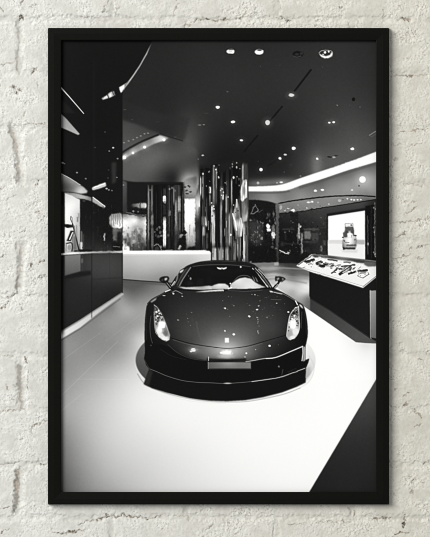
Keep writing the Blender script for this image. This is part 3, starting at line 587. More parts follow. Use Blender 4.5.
    P([(275, 277), (278, 276.4), (282, 276.8), (285.4, 278.6), (283.6, 281), (280.6, 282), (277.6, 280.6), (275.4, 281)], 26, .45, curve=True, rid=CAR)
    P([(276.4, 278.4), (279, 277.6), (279.2, 279), (277.4, 280.4)], 165, .45); E(282.6, 279, 1, .8, 120, .5); L([(281, 281.6), (284, 279.6)], .6, 100, .4)
    # shoulders
    L([(147.6, 303.4), (152, 299.2), (158, 296.4), (164, 293.4), (169.6, 289.6)], .9, 52, .45, curve=True); P([(150.4, 301.8), (153.6, 299.4), (157, 297.4), (155.6, 300), (151.4, 302.6)], 165, .5); L([(165.4, 291.6), (170, 289.8)], 1.1, 210, .45)
    E(164, 295.6, 1.4, .5, 170, .4); L([(172.4, 292.4), (176, 290.8), (182, 293.6)], .8, 120, .5, curve=True); E(173.4, 293.6, 1, .9, 190, .4); E(182.4, 296.4, .8, .7, 150, .4)
    L([(270, 291.4), (276, 292), (284, 294.4), (293, 299.4), (296, 301.4)], .8, 110, .45, .8, curve=True); P([(269.4, 290.6), (272, 291), (273.6, 292.6), (270.4, 292.4)], 235, .4); L([(274, 292.4), (282, 294)], .8, 170, .4); L([(271, 299.6), (281, 299.8)], .5, 80, .4)
    P([(299.4, 303.8), (302, 305.6), (303.4, 308.8), (301.6, 307.8), (299.6, 305.8)], 215, .45); L([(295.6, 301), (297.4, 304.6)], 1.2, 215, .45)
    L([(304.4, 312), (305.8, 322), (306.2, 334)], .9, 34, .5, curve=True); L([(301.8, 312), (301.2, 328)], .6, 62, .5)
    L([(151, 316), (150, 325), (150.6, 336), (152.4, 343)], .7, 62, .5, curve=True); L([(147, 306), (146.2, 320), (146.2, 340)], .7, 34, .5, curve=True); E(151, 346, .8, 1.2, 75, .5)
    # hood: crease, soft light, sparkle of the ceiling lamps
    G(227, 352, 17, 7, 60); G(227, 344, 24, 11, 18); G(193, 350, 6, 3, 26)
    L([(170, 337.6), (186, 342.4), (197, 344.6), (208.6, 346.4), (227, 348.3), (246, 346.4), (263.6, 341.6), (286.4, 335)], .75, 16, .5, .8, curve=True)
    L([(173, 339.8), (190, 344.8), (208, 347.8), (227, 349.6), (246, 347.8), (262, 343.4)], .6, 130, .5, .35, curve=True)
    L([(196.4, 322), (198.6, 333), (202, 341)], 1.6, 90, 1.2, .45, curve=True); L([(192, 318), (195, 330)], 1.4, 70, 1.2, .35)
    for x, y, r, v in ((225, 308.3, 1.4, 215), (223.4, 308, .8, 120), (227.6, 309.4, .8, 110), (233.8, 305.6, 1.2, 120), (232.2, 304.4, .7, 90), (249.2, 316.4, 1.5, 245), (257, 309.4, 1.4, 225), (258.5, 305.8, 1.1, 190), (257.4, 317.4, 1.2, 170), (255, 294.6, 1.1, 200),
                       (252, 294.4, .7, 140), (267, 317.4, 1.3, 120), (269, 316, .7, 100), (249.6, 305.2, .9, 120), (247, 303.8, .7, 90), (222.6, 300.7, .9, 100), (229.6, 316.2, .9, 110), (224.8, 331, 1.1, 220), (233.8, 334.4, 1.7, 255), (191.5, 312.4, 1, 110), (178, 320, 1.5, 130),
                       (187.7, 318.4, .9, 120), (188.4, 322, .8, 100), (190.6, 325.4, .9, 110), (186.6, 314, .6, 80), (228.4, 296.4, .9, 95), (231.6, 297, .8, 80), (276.6, 303.2, 1.0, 190), (288.3, 312, 1.3, 255), (280, 309.4, .6, 80), (284.6, 303.8, .7, 95), (259.6, 301, .7, 120),
                       (246.4, 353.2, 1.4, 245), (245, 357, 1.1, 200), (255.6, 349.6, .8, 190), (269.6, 345.8, 1.7, 250), (278.4, 344.8, .6, 90), (233.6, 357.6, 1, 150), (214, 356.6, .9, 130), (219.6, 357.6, .8, 150), (253, 311.6, .7, 110), (264, 308, .7, 95), (261.6, 322, .8, 80),
                       (207, 322, .5, 75), (215, 300, .5, 60), (239, 327, .6, 80), (215.6, 316, .6, 70), (257.6, 295.6, .8, 110), (264.8, 297.6, .6, 80), (271.4, 306, .6, 80), (205, 306, .4, 55)):
        E(x, y, r * .7, r * .58, v if v > 200 else v * .88, .45)
    for k in range(16):
        E(258.5 + rng.uniform(-.8, .8), 319.5 + k * .95, .5, .6, rng.choice([70, 120, 170]), .4, .8)
    for _ in range(14):
        E(rng.uniform(245, 278), rng.uniform(293, 322), rng.uniform(.3, .6), .4, rng.uniform(60, 110), .4, .7)
    P([(224.8, 338), (229, 338), (229, 342.6), (224.8, 342.6)], 255, .45)
    P([(222.4, 350), (224.6, 351.2), (226.6, 349.4), (228.8, 351), (231, 349.8), (231.4, 354.6), (228, 355.6), (222.2, 354.8)], 255, .8); E(226, 356.2, 7, 2, 190, 1.4, .8); E(221.6, 352.8, 1.6, 1.2, 240, .6); E(232, 353.4, 1.3, 1.2, 200, .6)
    E(193.3, 349.9, 2.3, 1.6, 255, .7); L([(189, 350.1), (198, 349.7)], .7, 120, .6); E(191, 351.4, 1.2, .8, 190, .5); G(193.3, 350, 3, 2.4, 40)
    # bumper, intakes, plate, splitter
    P([(150, 346), (160, 344), (168, 346.4), (178.4, 353.6), (191.5, 358.4), (208, 360.6), (226, 361.2), (245, 361.6), (262, 359), (275, 357.6), (290, 351.6), (302.6, 346.4), (305, 348), (305, 366), (280, 376), (245, 381.6), (226, 382.4), (182, 379.6), (150, 368), (146.6, 358)], 13, .5)
    L([(168, 344.6), (178, 353), (191.5, 358.6), (208, 360.8)], .7, 48, .45, curve=True); L([(160, 349), (172, 356), (186, 359.6)], .6, 28, .5, curve=True)
    P([(207, 358.4), (226, 359.4), (246, 358.4), (246, 361.2), (226, 362), (207, 361)], 22, .7)
    L([(246, 361.8), (254, 360.4), (264, 358.6), (275, 357.6), (283, 354.8), (290, 351.6), (302.6, 346.2)], 1.0, 150, .4, curve=True); L([(266, 358.6), (275, 357.6), (290, 351.8), (302, 346.8)], .7, 215, .35, curve=True)
    L([(302.7, 346.4), (303, 353), (302, 360.6)], 1.0, 205, .4); P([(303.4, 347), (305.2, 346.4), (305.2, 360.8), (303, 361.6)], 165, .4)
    P([(208.2, 362.2), (250.8, 362.2), (250.8, 368.6), (208.2, 368.6)], field([(210, 363, 100), (228, 363.4, 150), (249, 363, 125), (210, 367, 92), (228, 367, 118), (249, 367, 124), (218, 365, 112), (240, 365, 120)], 2, 3), .45)
    L([(208, 368.8), (251, 368.8)], .7, 60, .4); L([(208.6, 357), (208.6, 360.4)], .7, 205, .4); L([(208.2, 362), (208.2, 368.4)], .6, 140, .4)
    L([(149.6, 368.8), (158, 372.2), (167, 376), (182, 380.4), (196, 382.2), (210, 382.8), (226, 383.4), (245, 382.2), (262, 380.2), (280.4, 377.4), (293, 372.8), (305.6, 368.2)], .75, 78, .4, curve=True)
    L([(252, 381.6), (266, 379.6), (280, 377.2), (293, 372.8), (304.6, 368.4)], .8, 165, .4, curve=True);  E(227.6, 383.3, 3.4, .7, 165, .5)
    E(279, 366.4, .9, .8, 110, .5); L([(282.8, 369.6), (281.8, 375)], .6, 62, .45); L([(288, 372), (296, 368.4)], .6, 36, .5)
    P([(145, 359), (150, 366.6), (149.6, 369.2), (146, 364.8)], 10, .4); P([(303, 362.6), (309, 358.6), (306.6, 366.6), (303.6, 366)], 12, .4)
    L([(144.4, 359.4), (147, 364.6), (149.8, 368.8)], .6, 50, .4)
    # headlights
    P([(153.8, 304.4), (158, 306.4), (162.6, 313.8), (166.3, 323.3), (170.2, 334.5), (169.4, 339.8), (166.4, 341.4), (160.6, 338.6), (155.6, 333), (154.6, 326), (153.9, 317), (153.8, 310)],
      field([(155, 307, 70), (158, 310, 60), (157, 313, 90), (160, 316, 90), (157, 320, 80), (162, 320, 100), (164, 324, 120), (158, 330, 200), (163, 332, 170), (160, 335, 215), (166, 338, 225), (167, 333, 120), (156, 326, 150)], 2, 1.6), .4)
    L([(154.2, 305), (157.6, 308), (161.4, 314), (164.8, 322), (168, 331), (169.2, 337)], .8, 150, .4, curve=True); L([(154.2, 312), (154.6, 324), (156, 332), (160.6, 338), (166, 341)], .9, 130, .4, curve=True)
    for x, y, r, v in ((156.4, 312, 1.1, 220), (158.4, 310.6, .9, 205), (157.4, 316, 1.2, 190), (156.2, 318, .8, 230), (159.6, 313.2, .8, 220), (161.4, 317.6, .9, 175), (155.6, 321.6, .9, 190), (160.2, 320, .7, 210), (158.6, 318, .8, 30), (157.6, 314.2, .7, 20), (160.4, 315.4, .7, 25), (156, 315, .7, 30),
                       (162.4, 315.4, .6, 30), (158.2, 321.4, .8, 25), (163, 319, .6, 40), (155.6, 309, .6, 130), (164.4, 329, .9, 120), (156.6, 324, .8, 60)):
        E(x, y, r, r * .9, v, .4)
    P([(158.8, 322.2), (161, 321.2), (164.6, 322), (165.2, 325), (164.4, 327.6), (161, 328), (158.8, 326.6)], 255, .6, curve=True); E(159.6, 330, 2.4, 4, 235, 1); E(164.4, 338, 3, 2, 235, .9); E(161, 335.6, 2.6, 2.2, 225, .9); P([(162.6, 333), (165.6, 329), (168, 335), (165.8, 337)], 90, .6, .7); G(162, 325, 4, 4, 30)
    P([(298.4, 306.4), (299, 309), (299.5, 321.5), (299.4, 330), (296.4, 336.4), (290.6, 340), (288.6, 339.8), (286.4, 336.8), (287.2, 329), (288.8, 317.7), (291, 312), (294.2, 307.8)],
      field([(297, 308, 120), (293, 312, 60), (297, 314, 70), (291, 317, 110), (296, 318, 170), (290, 323, 210), (295, 324, 240), (298.6, 324, 120), (291, 329, 190), (296, 331, 225), (289, 335, 170), (294, 336, 225), (288, 339, 200), (298, 330, 220)], 2, 1.6), .4)
    L([(298.2, 306.8), (295, 308.6), (291.6, 312.6), (289.4, 317.6), (287.6, 328), (286.8, 336)], .9, 190, .4, curve=True); L([(298.6, 306), (299, 316), (299.4, 328), (296.4, 335.8), (290, 339.8)], .7, 205, .4, curve=True)
    for x, y, r, v in ((295.6, 310, 1.1, 120), (293.6, 313.4, 1.2, 30), (296.6, 312, .9, 25), (294.6, 315.6, 1.0, 215), (291.4, 315, .7, 30), (297.6, 316, .8, 90), (292.2, 318.6, .9, 230), (290.6, 319.6, .7, 40), (296.8, 321, 1.0, 30), (298, 323, .7, 40), (297, 325.6, .7, 60), (289.2, 327, .7, 60), (288.6, 330.8, .7, 80),
                       (298, 319, .6, 190), (295.4, 307.6, .6, 180), (289.4, 322.6, .8, 240)):
        E(x, y, r, r, v, .4)
    P([(290.6, 320.6), (293, 319.4), (295.4, 320.6), (295.6, 327), (294.4, 329), (291, 328.4), (290, 325)], 252, .7, curve=True); E(295.4, 331.6, 3, 3, 235, 1); E(290.4, 333.6, 2.2, 3.2, 170, 1.2, .7); E(292.6, 337.4, 2.6, 1.6, 235, .8)

    # ---------- loosen the drawing: small irregular shifts and broken tone where the photo is full of fine detail
    M = Sheet(fill=.10)
    for x0, y0, x1, y1, a in ((148, 188, 184, 246, .22), (123, 200, 198, 249, .6), (202, 166, 246, 254, .3), (64, 192, 91, 252, .2), (96, 205, 122, 252, .6), (249, 203, 327, 262, .7),
                              (312, 260, 366, 276, .5), (342, 222, 358, 250, .45), (366, 206, 376, 256, .5), (176, 293, 282, 334, .4), (190, 350, 262, 358, .25), (155, 307, 164, 322, .4), (290, 309, 298, 322, .4),
                              (216, 44, 340, 60, .4), (180, 86, 360, 168, .36), (126, 130, 166, 150, .2), (284, 187, 372, 206, .3), (100, 86, 130, 101, .4), (60, 140, 120, 206, .22), (176, 268, 186, 286, .3),
                              (248, 264, 286, 292, .35), (270, 362, 306, 379, .4), (180, 180, 199, 200, .6)):
        M.rect(x0, y0, x1, y1, a, 1.4)
    C = Sheet(fill=0.); C.rect(201, 164, 247.6, 250, 1., 1.); C.rect(147, 186, 184, 247, 1., 1.)
    h, w = c.h, c.w
    nz = lambda l, ly=None: smooth_noise(h, w, l * R, rng, (ly or l) * R)
    B = np.clip(M.v - .1, 0, 1)
    dx = R * (.03 + B * (1 - .6 * C.v)) * (.38 * nz(3.) + .08 * nz(1.3)); dy = R * (.03 + B * (1 + 1.2 * C.v)) * (.38 * nz(3.) + .08 * nz(1.3))
    jx = np.clip(np.arange(w)[None, :] + dx, 0, w - 1.001); jy = np.clip(np.arange(h)[:, None] + dy, 0, h - 1.001)
    xi, yi = jx.astype(int), jy.astype(int); fx, fy = jx - xi, jy - yi
    V = c.v
    v = (V[yi, xi] * (1 - fx) + V[yi, xi + 1] * fx) * (1 - fy) + (V[yi + 1, xi] * (1 - fx) + V[yi + 1, xi + 1] * fx) * fy
    busy = np.clip((M.v - .3) / .35, 0, 1)
    ls = np.sqrt(np.maximum(blur((v - blur(v, 1.6 * R)) ** 2, 1.6 * R), 0))
    v = v + busy * (.12 * ls + 1.2) * (.35 * nz(.9) + .7 * nz(1.8))
    K = Sheet(fill=0.); K.v[:] = blur((c.id == COLUMN) * 1. + (c.id == SLIM) * .7 + (c.id == DARK) * .3, .6 * R)
    K.v *= np.clip((K.Y - 164) / 10, 0, 1)
    v = v * (1 + K.v * .09 * nz(.9, 12))
    # faceted lamp interiors
    for rx0, ry0, rx1, ry1 in ((154, 306, 165, 322), (289, 307, 299.4, 321)):
        Q = Sheet(fill=0.); Q.ell((rx0 + rx1) / 2, (ry0 + ry1) / 2, (rx1 - rx0) / 2, (ry1 - ry0) / 2, 1., 1.5)
        v = v + Q.v * 22 * np.clip(1.3 * nz(1.), -1.4, 1.9) * np.clip((v - 40) / 60, 0, 1)

    # ---------- tone of the print: faint grain, deep but not empty blacks
    v = v + np.clip(.6 * (v - blur(v, .75 * R)), -9 - v * .08, 40)
    g = smooth_noise(c.h, c.w, 1.6, rng) * 1.1 + smooth_noise(c.h, c.w, 5, rng) * .7
    v = v + g * np.clip(1.1 - np.abs(v - 110) / 170, .25, 1)
    return np.clip(v, 11, 253.5), c.id


# ================================================================= relief of the painted brick wall (mm towards the room)
WX0, WX1, WY0, WY1, WR = -110., 540., -100., 637., 1 / .62


def draw_wall():
    rng = np.random.default_rng(21)
    H = Sheet(WX0, WY0, WX1, WY1, WR, 0.)
    T = Sheet(WX0, WY0, WX1, WY1, WR, 0.)          # bare brick / dirt showing, plus shade painted into cracks and perpends, 0..1
    h, w = H.h, H.w
    N = lambda lam: smooth_noise(h, w, lam * WR, rng)
    st = lambda a, b, x: (lambda t: t * t * (3 - 2 * t))(np.clip((x - a) / (b - a), 0, 1))
    X0, Y0 = H.X.copy(), H.Y.copy()
    n2, n5, n9, n16, n40 = N(1.0), N(2.1), N(4.0), N(7.), N(18.)
    H.X = T.X = (X0 + .7 * n9 + .35 * n5).astype(np.float32)
    H.Y = T.Y = (Y0 + .7 * N(4.) + .35 * N(2.1)).astype(np.float32)
    # ---- mortar joints: courses of about 56 px, half-brick bond
    ys = [-92, -36, 19.5, 74, 128, 183, 240, 297, 356, 410, 464, 518, 574, 630]
    keep = {19.5: .6, 74: .45, 128: .5, 183: .45, 240: .35, 297: .6, 356: .45, 410: .5, 464: .65, 518: .65}
    J = Sheet(WX0, WY0, WX1, WY1, WR, 0.); J.X, J.Y = H.X, H.Y
    for y in ys:
        pts = [(x, y + rng.uniform(-1.2, 1.2)) for x in range(-120, 560, 24)]
        L = Sheet(WX0, WY0, WX1, WY1, WR, 0.); L.X, L.Y = H.X, H.Y
        L.line(pts, 5.6, 1., 1.9, curve=True)
        J.v = np.maximum(J.v, L.v * keep.get(y, .6))
    for k in range(len(ys) - 1):
        xs = (20, 187, 353, 519, -146) if k % 2 == 0 else (112, 277, 443, -55)
        for x in xs:
            L = Sheet(WX0, WY0, WX1, WY1, WR, 0.); L.X, L.Y = H.X, H.Y
            x = x + rng.uniform(-1.5, 1.5) if x not in (20, 112, 277, 353) else x
            L.line([(x - .6, ys[k] + 3), (x + .5, (ys[k] + ys[k + 1]) / 2), (x, ys[k + 1] - 3)], 6.5, 1., 1.7, curve=True)
            J.v = np.maximum(J.v, L.v * (.8 if k % 2 == 0 else .55))
    fill = np.clip(.85 + .28 * n16, .35, 1.15)       # paint and slurry partly fill the joints
    joint = J.v * fill
    # the well-defined perpends on the left edge: recessed, brown brick and shade painted along their left side
    for pts, wd, dep, sw in (([(19.6, 20), (20.2, 38)], 5, .9, .35), ([(19, 50), (19.6, 72)], 5.5, .9, .25),
                             ([(12.5, 127.5), (16.6, 140), (19.4, 160), (20.6, 182)], 8.5, 1.7, .6), ([(23.4, 244), (21.6, 262), (19.6, 288)], 7.5, 1.6, .5),
                             ([(21.6, 366), (22, 390), (23.6, 408)], 7.5, 1.2, .6), ([(19.4, 471), (18.6, 492), (17, 512)], 8, 1.9, .75)):
        L = Sheet(WX0, WY0, WX1, WY1, WR, 0.); L.X, L.Y = H.X, H.Y
        L.line(pts, wd, 1., 1.5, curve=True)
        joint = np.maximum(joint, L.v * dep / 1.7)
        T.line([(x - 1.9, y) for x, y in pts], 3.2, 1., 1.3, sw, curve=True)
    # ---- faces: heavy uneven paint with chips and blisters, rougher here and smoother there
    rough = np.clip(.8 + .35 * n40, .3, 1.4) * (1 - .55 * np.clip(joint, 0, 1))
    # every brick sits a little differently in the wall
    B = np.zeros((h, w), np.float32)
    for k in range(len(ys) - 1):
        xs = sorted((20, 187, 353, 519, -146) if k % 2 == 0 else (112, 277, 443, -55))
        for x0, x1 in zip([-400] + xs, xs + [900]):
            m = (H.Y >= ys[k]) & (H.Y < ys[k + 1]) & (H.X >= x0) & (H.X < x1)
            B[m] = rng.uniform(-.55, .55) + (rng.uniform(-.012, .012) * (H.Y - ys[k] - 28) + rng.uniform(-.004, .004) * (H.X - (x0 + x1) / 2).clip(-90, 90))[m]
    H.v += blur(B, 1.1 * WR)
    H.v += .16 * N(26.) + .085 * n16
    H.v += .92 * rough * (.095 * n9 + .125 * n5 + .095 * n2)
    c1 = st(.8, 1.0, N(1.9) + .3 * n40 + .3 * n16)          # shallow pits with crisp rims
    c2 = st(.25, .5, N(5.) + .3 * n5) * st(-.2, .6, n40)       # lifted flakes
    c3 = st(1.75, 1.95, N(1.25) + .35 * n40 + .2 * n16)                      # pinholes
    H.v += rough * (-.30 * c1 + .16 * c2 - .55 * c3)
    H.v -= 2.9 * joint
    T.v = np.maximum(T.v, .30 * c3 * rough + .07 * c1)
    T.v = np.maximum(T.v, .22 * st(.35, .9, joint) * st(-.3, 1.2, n9))

    # ---- cracks and knocks seen in the photo
    rag = st(-.9, .5, n5 + .5 * N(1.3))

    def crack(pts, wd, dep, stain_shade, jit=.75):
        """a ragged opening in the paint: runs of uneven width that thin out towards the ends, with a lifted lip"""
        q = []
        for (x0, y0), (x1, y1) in zip(pts[:-1], pts[1:]):
            n = max(2, int(math.hypot(x1 - x0, y1 - y0) / 1.7))
            for i in range(n):
                t = i / n
                q.append((x0 + (x1 - x0) * t + rng.uniform(-jit, jit) * .6, y0 + (y1 - y0) * t + rng.uniform(-jit, jit)))
        q.append(pts[-1])
        xs = [p[0] for p in q]; ys_ = [p[1] for p in q]
        bx = H.box(min(xs), min(ys_), max(xs), max(ys_), 5)
        if bx is None:
            return
        X, Y = H.X[bx], H.Y[bx]
        m = np.zeros(X.shape, np.float32); lip = np.zeros(X.shape, np.float32)
        n = len(q) - 1
        for i in range(n):
            e = min(1., .35 + 2.2 * min(i + .5, n - i - .5) / n)
            ww = wd * e * rng.uniform(.5, 1.6)
            a_, d_ = np.array(q[i]), np.array(q[i + 1]) - np.array(q[i])
            t = np.clip(((X - a_[0]) * d_[0] + (Y - a_[1]) * d_[1]) / (d_ @ d_ + 1e-6), 0, 1)
            r_ = np.hypot(X - a_[0] - t * d_[0], Y - a_[1] - t * d_[1])
            m = np.maximum(m, np.clip(.5 + (ww * .54 - r_) / .65, 0, 1) * rng.uniform(.6, 1.))
            r2 = np.hypot(X - a_[0] - t * d_[0], Y - a_[1] - t * d_[1] + ww * .5 + .7)
            lip = np.maximum(lip, np.exp(-(r2 / .9) ** 2))
        m = np.minimum(1, m * (.5 + .7 * rag[bx]))
        H.v[bx] -= m * dep * 1.7
        H.v[bx] += lip * (1 - m) * dep * .24
        T.v[bx] = np.maximum(T.v[bx], m * min(1., stain_shade * 1.45))  # brown dirt, with the shadow inside the crack also painted in

    for pts, wd, dep, sn in (
            ([(52, 532.9), (74, 532.4), (87, 529.4)], 1.1, 1.2, .7), ([(79, 525), (88, 520.8), (99.6, 520.6), (105, 516.8), (133, 516.8), (151, 518.6), (161, 517.4)], 1.2, 1.2, .65),
            ([(174, 516), (190, 517.6)], .8, .6, .5), ([(318, 523.6), (336, 521.8), (354, 520.6)], 1.0, .7, .55), ([(354, 510), (355, 518)], 1.2, 1., .7),
            ([(369.5, 519.8), (380, 519), (393.6, 517.6)], 1.2, .8, .6), ([(404.4, 521.6), (403.6, 528)], 1.8, 1.5, .9), ([(394, 534), (409, 533.6)], 1.5, 1.1, .8), ([(404.6, 515), (405.4, 521)], 1., .8, .6),
            ([(288, 525.6), (303.6, 523.8)], 1.0, .8, .5), ([(272.6, 536.4), (275.6, 527)], .9, .8, .4), ([(202.6, 532), (208, 528), (215, 520.6)], 1., .8, .45),
            ([(0, 464.4), (10, 463.8), (22, 461.6)], 1.2, 1., .45), ([(40, 466.6), (47.6, 464)], 1.2, 1.1, .6), ([(0, 510.4), (9, 507)], 1.2, 1.3, .75), ([(0, 534.4), (8, 530)], 1., 1., .6),
            ([(30, 432.4), (36, 425.6), (48, 420)], 1.1, .9, .5), ([(31, 429), (33, 434)], 1.2, .8, .5), ([(0, 355.6), (13, 355.6)], .8, .7, .5), ([(0, 410.6), (17, 410), (27, 410.4)], .9, .8, .5),
            ([(26, 359), (27, 363)], 1.6, 1.2, .8), ([(38.4, 361), (39, 363.4)], 1.2, 1., .7), ([(28.4, 370), (28, 390)], .9, .8, .5), ([(7, 386), (8, 390)], 1., .8, .5), ([(13, 398), (14, 401)], 1.1, .8, .5),
            ([(2, 308), (9, 302)], 1.4, 1.2, .75), ([(0, 297.6), (10, 297.2), (17, 293), (18.4, 286)], 1.0, 1.1, .55), ([(27.6, 295.4), (28.6, 291)], .9, .8, .5), ([(20, 304), (23, 311)], .9, .7, .5),
            ([(36, 279.4), (40, 276.4), (47, 275.6)], 1., .8, .6), ([(30.6, 264), (32, 269)], 1.9, 1.2, .8), ([(38, 263), (47, 260.6)], 1.2, .9, .75), ([(33, 280), (35, 284)], 1., .8, .7), ([(0, 257.4), (6, 255.6)], 1., .9, .6),
            ([(20, 233), (27.6, 228)], 1., .9, .5), ([(38, 211), (40.6, 213)], 1.4, 1., .8), ([(34.4, 187.6), (36.6, 185), (39.4, 181)], 1.1, 1., .65), ([(0, 188.6), (6, 187.6)], 1.1, 1., .6), ([(3, 201), (9, 199), (16, 195)], .9, .7, .4),
            ([(11, 126.6), (22, 124.6), (34, 124), (48, 124.2)], .9, .8, .5), ([(33, 124), (34.6, 117.6)], 1., .8, .55), ([(24.6, 117), (26, 110)], .9, .7, .4), ([(12.4, 86.4), (16, 89.6)], 1.6, 1.2, .8), ([(15.6, 91), (17, 94)], 1.4, 1., .8), ([(19, 89), (21, 92)], 1., .9, .8),
            ([(31.6, 73.6), (34, 70.6), (37.4, 68)], 1.4, 1.1, .75), ([(37, 81), (38.4, 88)], 1., .8, .5), ([(20, 17.8), (22.2, 18.4)], 2.2, 1.6, 1.), ([(0, 65), (8, 64.4), (14, 61.6)], 1., .9, .4), ([(20, 5), (22.6, 0)], 1.2, .9, .5), ([(0, 8), (3, 10)], 1., .8, .5),
            ([(28, 8), (38, 2.4)], .9, .6, .35), ([(52, 9), (53.6, 14)], .9, .7, .35), ([(80, 17.4), (95, 17.4)], .9, .6, .35), ([(104, 12), (107, 3), (110, 0)], 1.3, .9, .35), ([(116, 16), (118, 8), (116.6, 0)], 1.2, .9, .35), ([(101, 10), (108, 12)], 1.2, .8, .3),
            ([(174, 14), (176, 8), (179, 3)], 1.0, .8, .4), ([(190, 22), (199, 19.6), (206, 18.4)], 1.4, 1., .65), ([(185, 24.4), (191, 25.4)], 1.4, 1., .55), ([(203, 18.6), (210, 18.2)], .9, .8, .8), ([(212, 20.4), (222, 21), (227, 18.8)], 1.6, 1.2, .65), ([(227, 18.8), (232, 19.4)], 1.2, 1., .5), ([(236, 19.6), (242, 18)], 1.2, 1., .5),
            ([(278, 18.4), (286, 17.6)], 1.0, .8, .5), ([(286, 19.4), (292, 20.6)], 1.7, 1.2, .75), ([(279.6, 0), (280.4, 12)], .8, .6, .3), ([(341.6, 8), (343.6, 7)], 1.4, 1., .6), ([(398, 19.4), (404, 18)], 1.6, 1.1, .7), ([(403, 17.8), (411, 21.2)], 2.0, 1.8, 1.), ([(400, 6), (402, 9)], 1.3, .9, .45), ([(384, 10), (383, 15)], .9, .7, .4),
            ([(389, 75), (405, 75.6), (421, 75.2), (431, 75.4)], .8, .8, .6), ([(406, 75.8), (414, 75.8)], 1.4, 1., .75), ([(394, 133.6), (406, 131.6), (418, 130), (431, 130)], 1.0, .8, .55), ([(391, 145.4), (402, 145.4)], .9, .7, .45), ([(408, 146.4), (414, 144), (423, 143.8)], 1.1, .9, .5), ([(393, 160), (399, 158.6)], .9, .8, .5),
            ([(402, 183), (414, 184.6), (431, 186.4)], .8, .6, .35), ([(404.6, 201), (408, 201.4)], 1.3, 1., .6), ([(411.6, 202.6), (417.6, 200.6)], 1.1, .9, .55), ([(404, 214), (410, 212), (417, 206.6)], 1., .9, .5), ([(389, 223.4), (402, 222), (418, 221), (430, 218.4)], .9, .8, .45), ([(396.6, 237), (402, 234.4), (407, 232.4)], 1.2, 1., .65), ([(410.4, 254), (411.6, 247.6)], 1., .9, .5), ([(396, 258.6), (405, 257), (411, 254.4)], 1., .9, .5),
            ([(416, 247.4), (424, 246), (431, 243.4)], 1., .9, .5), ([(416, 259), (424, 258.4)], .9, .8, .4), ([(403, 396.6), (411, 393)], 1.1, .9, .5), ([(403.6, 407), (408, 403)], 1.3, 1., .55), ([(413, 409.6), (416, 412), (421, 416.6)], 1.2, 1., .55), ([(416, 427), (422, 424)], 1., .8, .45), ([(394, 390), (397, 387.4)], 1.1, .9, .55), ([(424, 463), (429, 462)], 1.4, 1.1, .65), ([(422, 482), (423.6, 483)], 1.3, 1., .6),
            ([(400.6, 351.6), (402.6, 350)], 1.1, .8, .6), ([(426, 353), (431, 350)], 1.1, .9, .55), ([(419, 360.4), (424, 360)], 1., .8, .5), ([(410, 482), (416, 480.4)], 1., .8, .5), ([(411, 488), (413, 496)], .9, .7, .4), ([(394, 468), (397, 467)], 1.1, .8, .5)):
        crack(pts, wd, dep, sn)
    for _ in range(520):                                   # short random nicks in the paint, mostly leaning
        x, y = rng.uniform(WX0, WX1), rng.uniform(WY0, WY1)
        a = rng.choice([-1, -1, 1]) * rng.uniform(.3, 1.3); l = rng.uniform(1.2, 5)
        if 50 < x < 387 and 31 < y < 501:
            continue
        crack([(x, y), (x + l * math.cos(a), y + l * math.sin(a))], rng.uniform(.6, 1.1), rng.uniform(.3, .7), rng.uniform(.05, .45))
    tint = np.clip(.5 + .16 * n40 + .10 * n16 + .05 * n9, 0, 1)
    H.X, H.Y = X0, Y0
    return H, np.clip(T.v, 0, 1), tint, np.clip(joint, 0, 1)


# ==== BLENDER
import bpy

sc = bpy.context.scene
col = sc.collection
DC = 2.2                      # camera to wall
YF = .0135                    # front of the frame, off the wall


def at(px, py, off):
    """a point of the layout at a distance off (m) from the wall plane"""
    k = S * (DC - off) / (DC - YF)
    return ((px - 215.) * k, -off, (268.5 - py) * k)


def nodes(name):
    m = bpy.data.materials.new(name); m.use_nodes = True
    nt = m.node_tree
    return m, nt, nt.nodes['Principled BSDF']


def grid_mesh(name, V, faces, attrs, mat, parent=None, smooth=True):
    me = bpy.data.meshes.new(name)
    me.vertices.add(len(V)); me.vertices.foreach_set('co', np.ascontiguousarray(V, np.float32).ravel())
    n = len(faces)
    me.loops.add(n * 4); me.loops.foreach_set('vertex_index', np.ascontiguousarray(faces, np.int32).ravel())
    me.polygons.add(n)
    me.polygons.foreach_set('loop_start', np.arange(0, n * 4, 4, dtype=np.int32))
    me.polygons.foreach_set('use_smooth', np.full(n, smooth))
    for k, a in attrs.items():
        at_ = me.attributes.new(k, 'FLOAT', 'POINT')
        at_.data.foreach_set('value', np.ascontiguousarray(a, np.float32).ravel())
    me.materials.append(mat)
    me.update(calc_edges=True)
    o = bpy.data.objects.new(name, me); col.objects.link(o)
    if parent:
        o.parent = parent
    return o


def quads(h, w):
    i = np.arange(h * w, dtype=np.int32).reshape(h, w)
    return np.stack([i[:-1, :-1], i[1:, :-1], i[1:, 1:], i[:-1, 1:]], -1)


# ---------------------------------------------------------------- wall
m_wall, nt, b = nodes('white painted brick')
N_ = nt.nodes.new; LK = nt.links.new
st_ = N_('ShaderNodeAttribute'); st_.attribute_name = 'stain_shade'
ti_ = N_('ShaderNodeAttribute'); ti_.attribute_name = 'tint'
jo_ = N_('ShaderNodeAttribute'); jo_.attribute_name = 'joint'
tc = N_('ShaderNodeTexCoord')
ns = N_('ShaderNodeTexNoise'); ns.inputs['Scale'].default_value = 260; ns.inputs['Detail'].default_value = 6
LK(tc.outputs['Object'], ns.inputs['Vector'])
cr = N_('ShaderNodeValToRGB')
cr.color_ramp.elements[0].position = .2; cr.color_ramp.elements[0].color = (.585, .582, .543, 1)
cr.color_ramp.elements[1].position = .8; cr.color_ramp.elements[1].color = (.69, .695, .66, 1)
LK(ti_.outputs['Fac'], cr.inputs['Fac'])
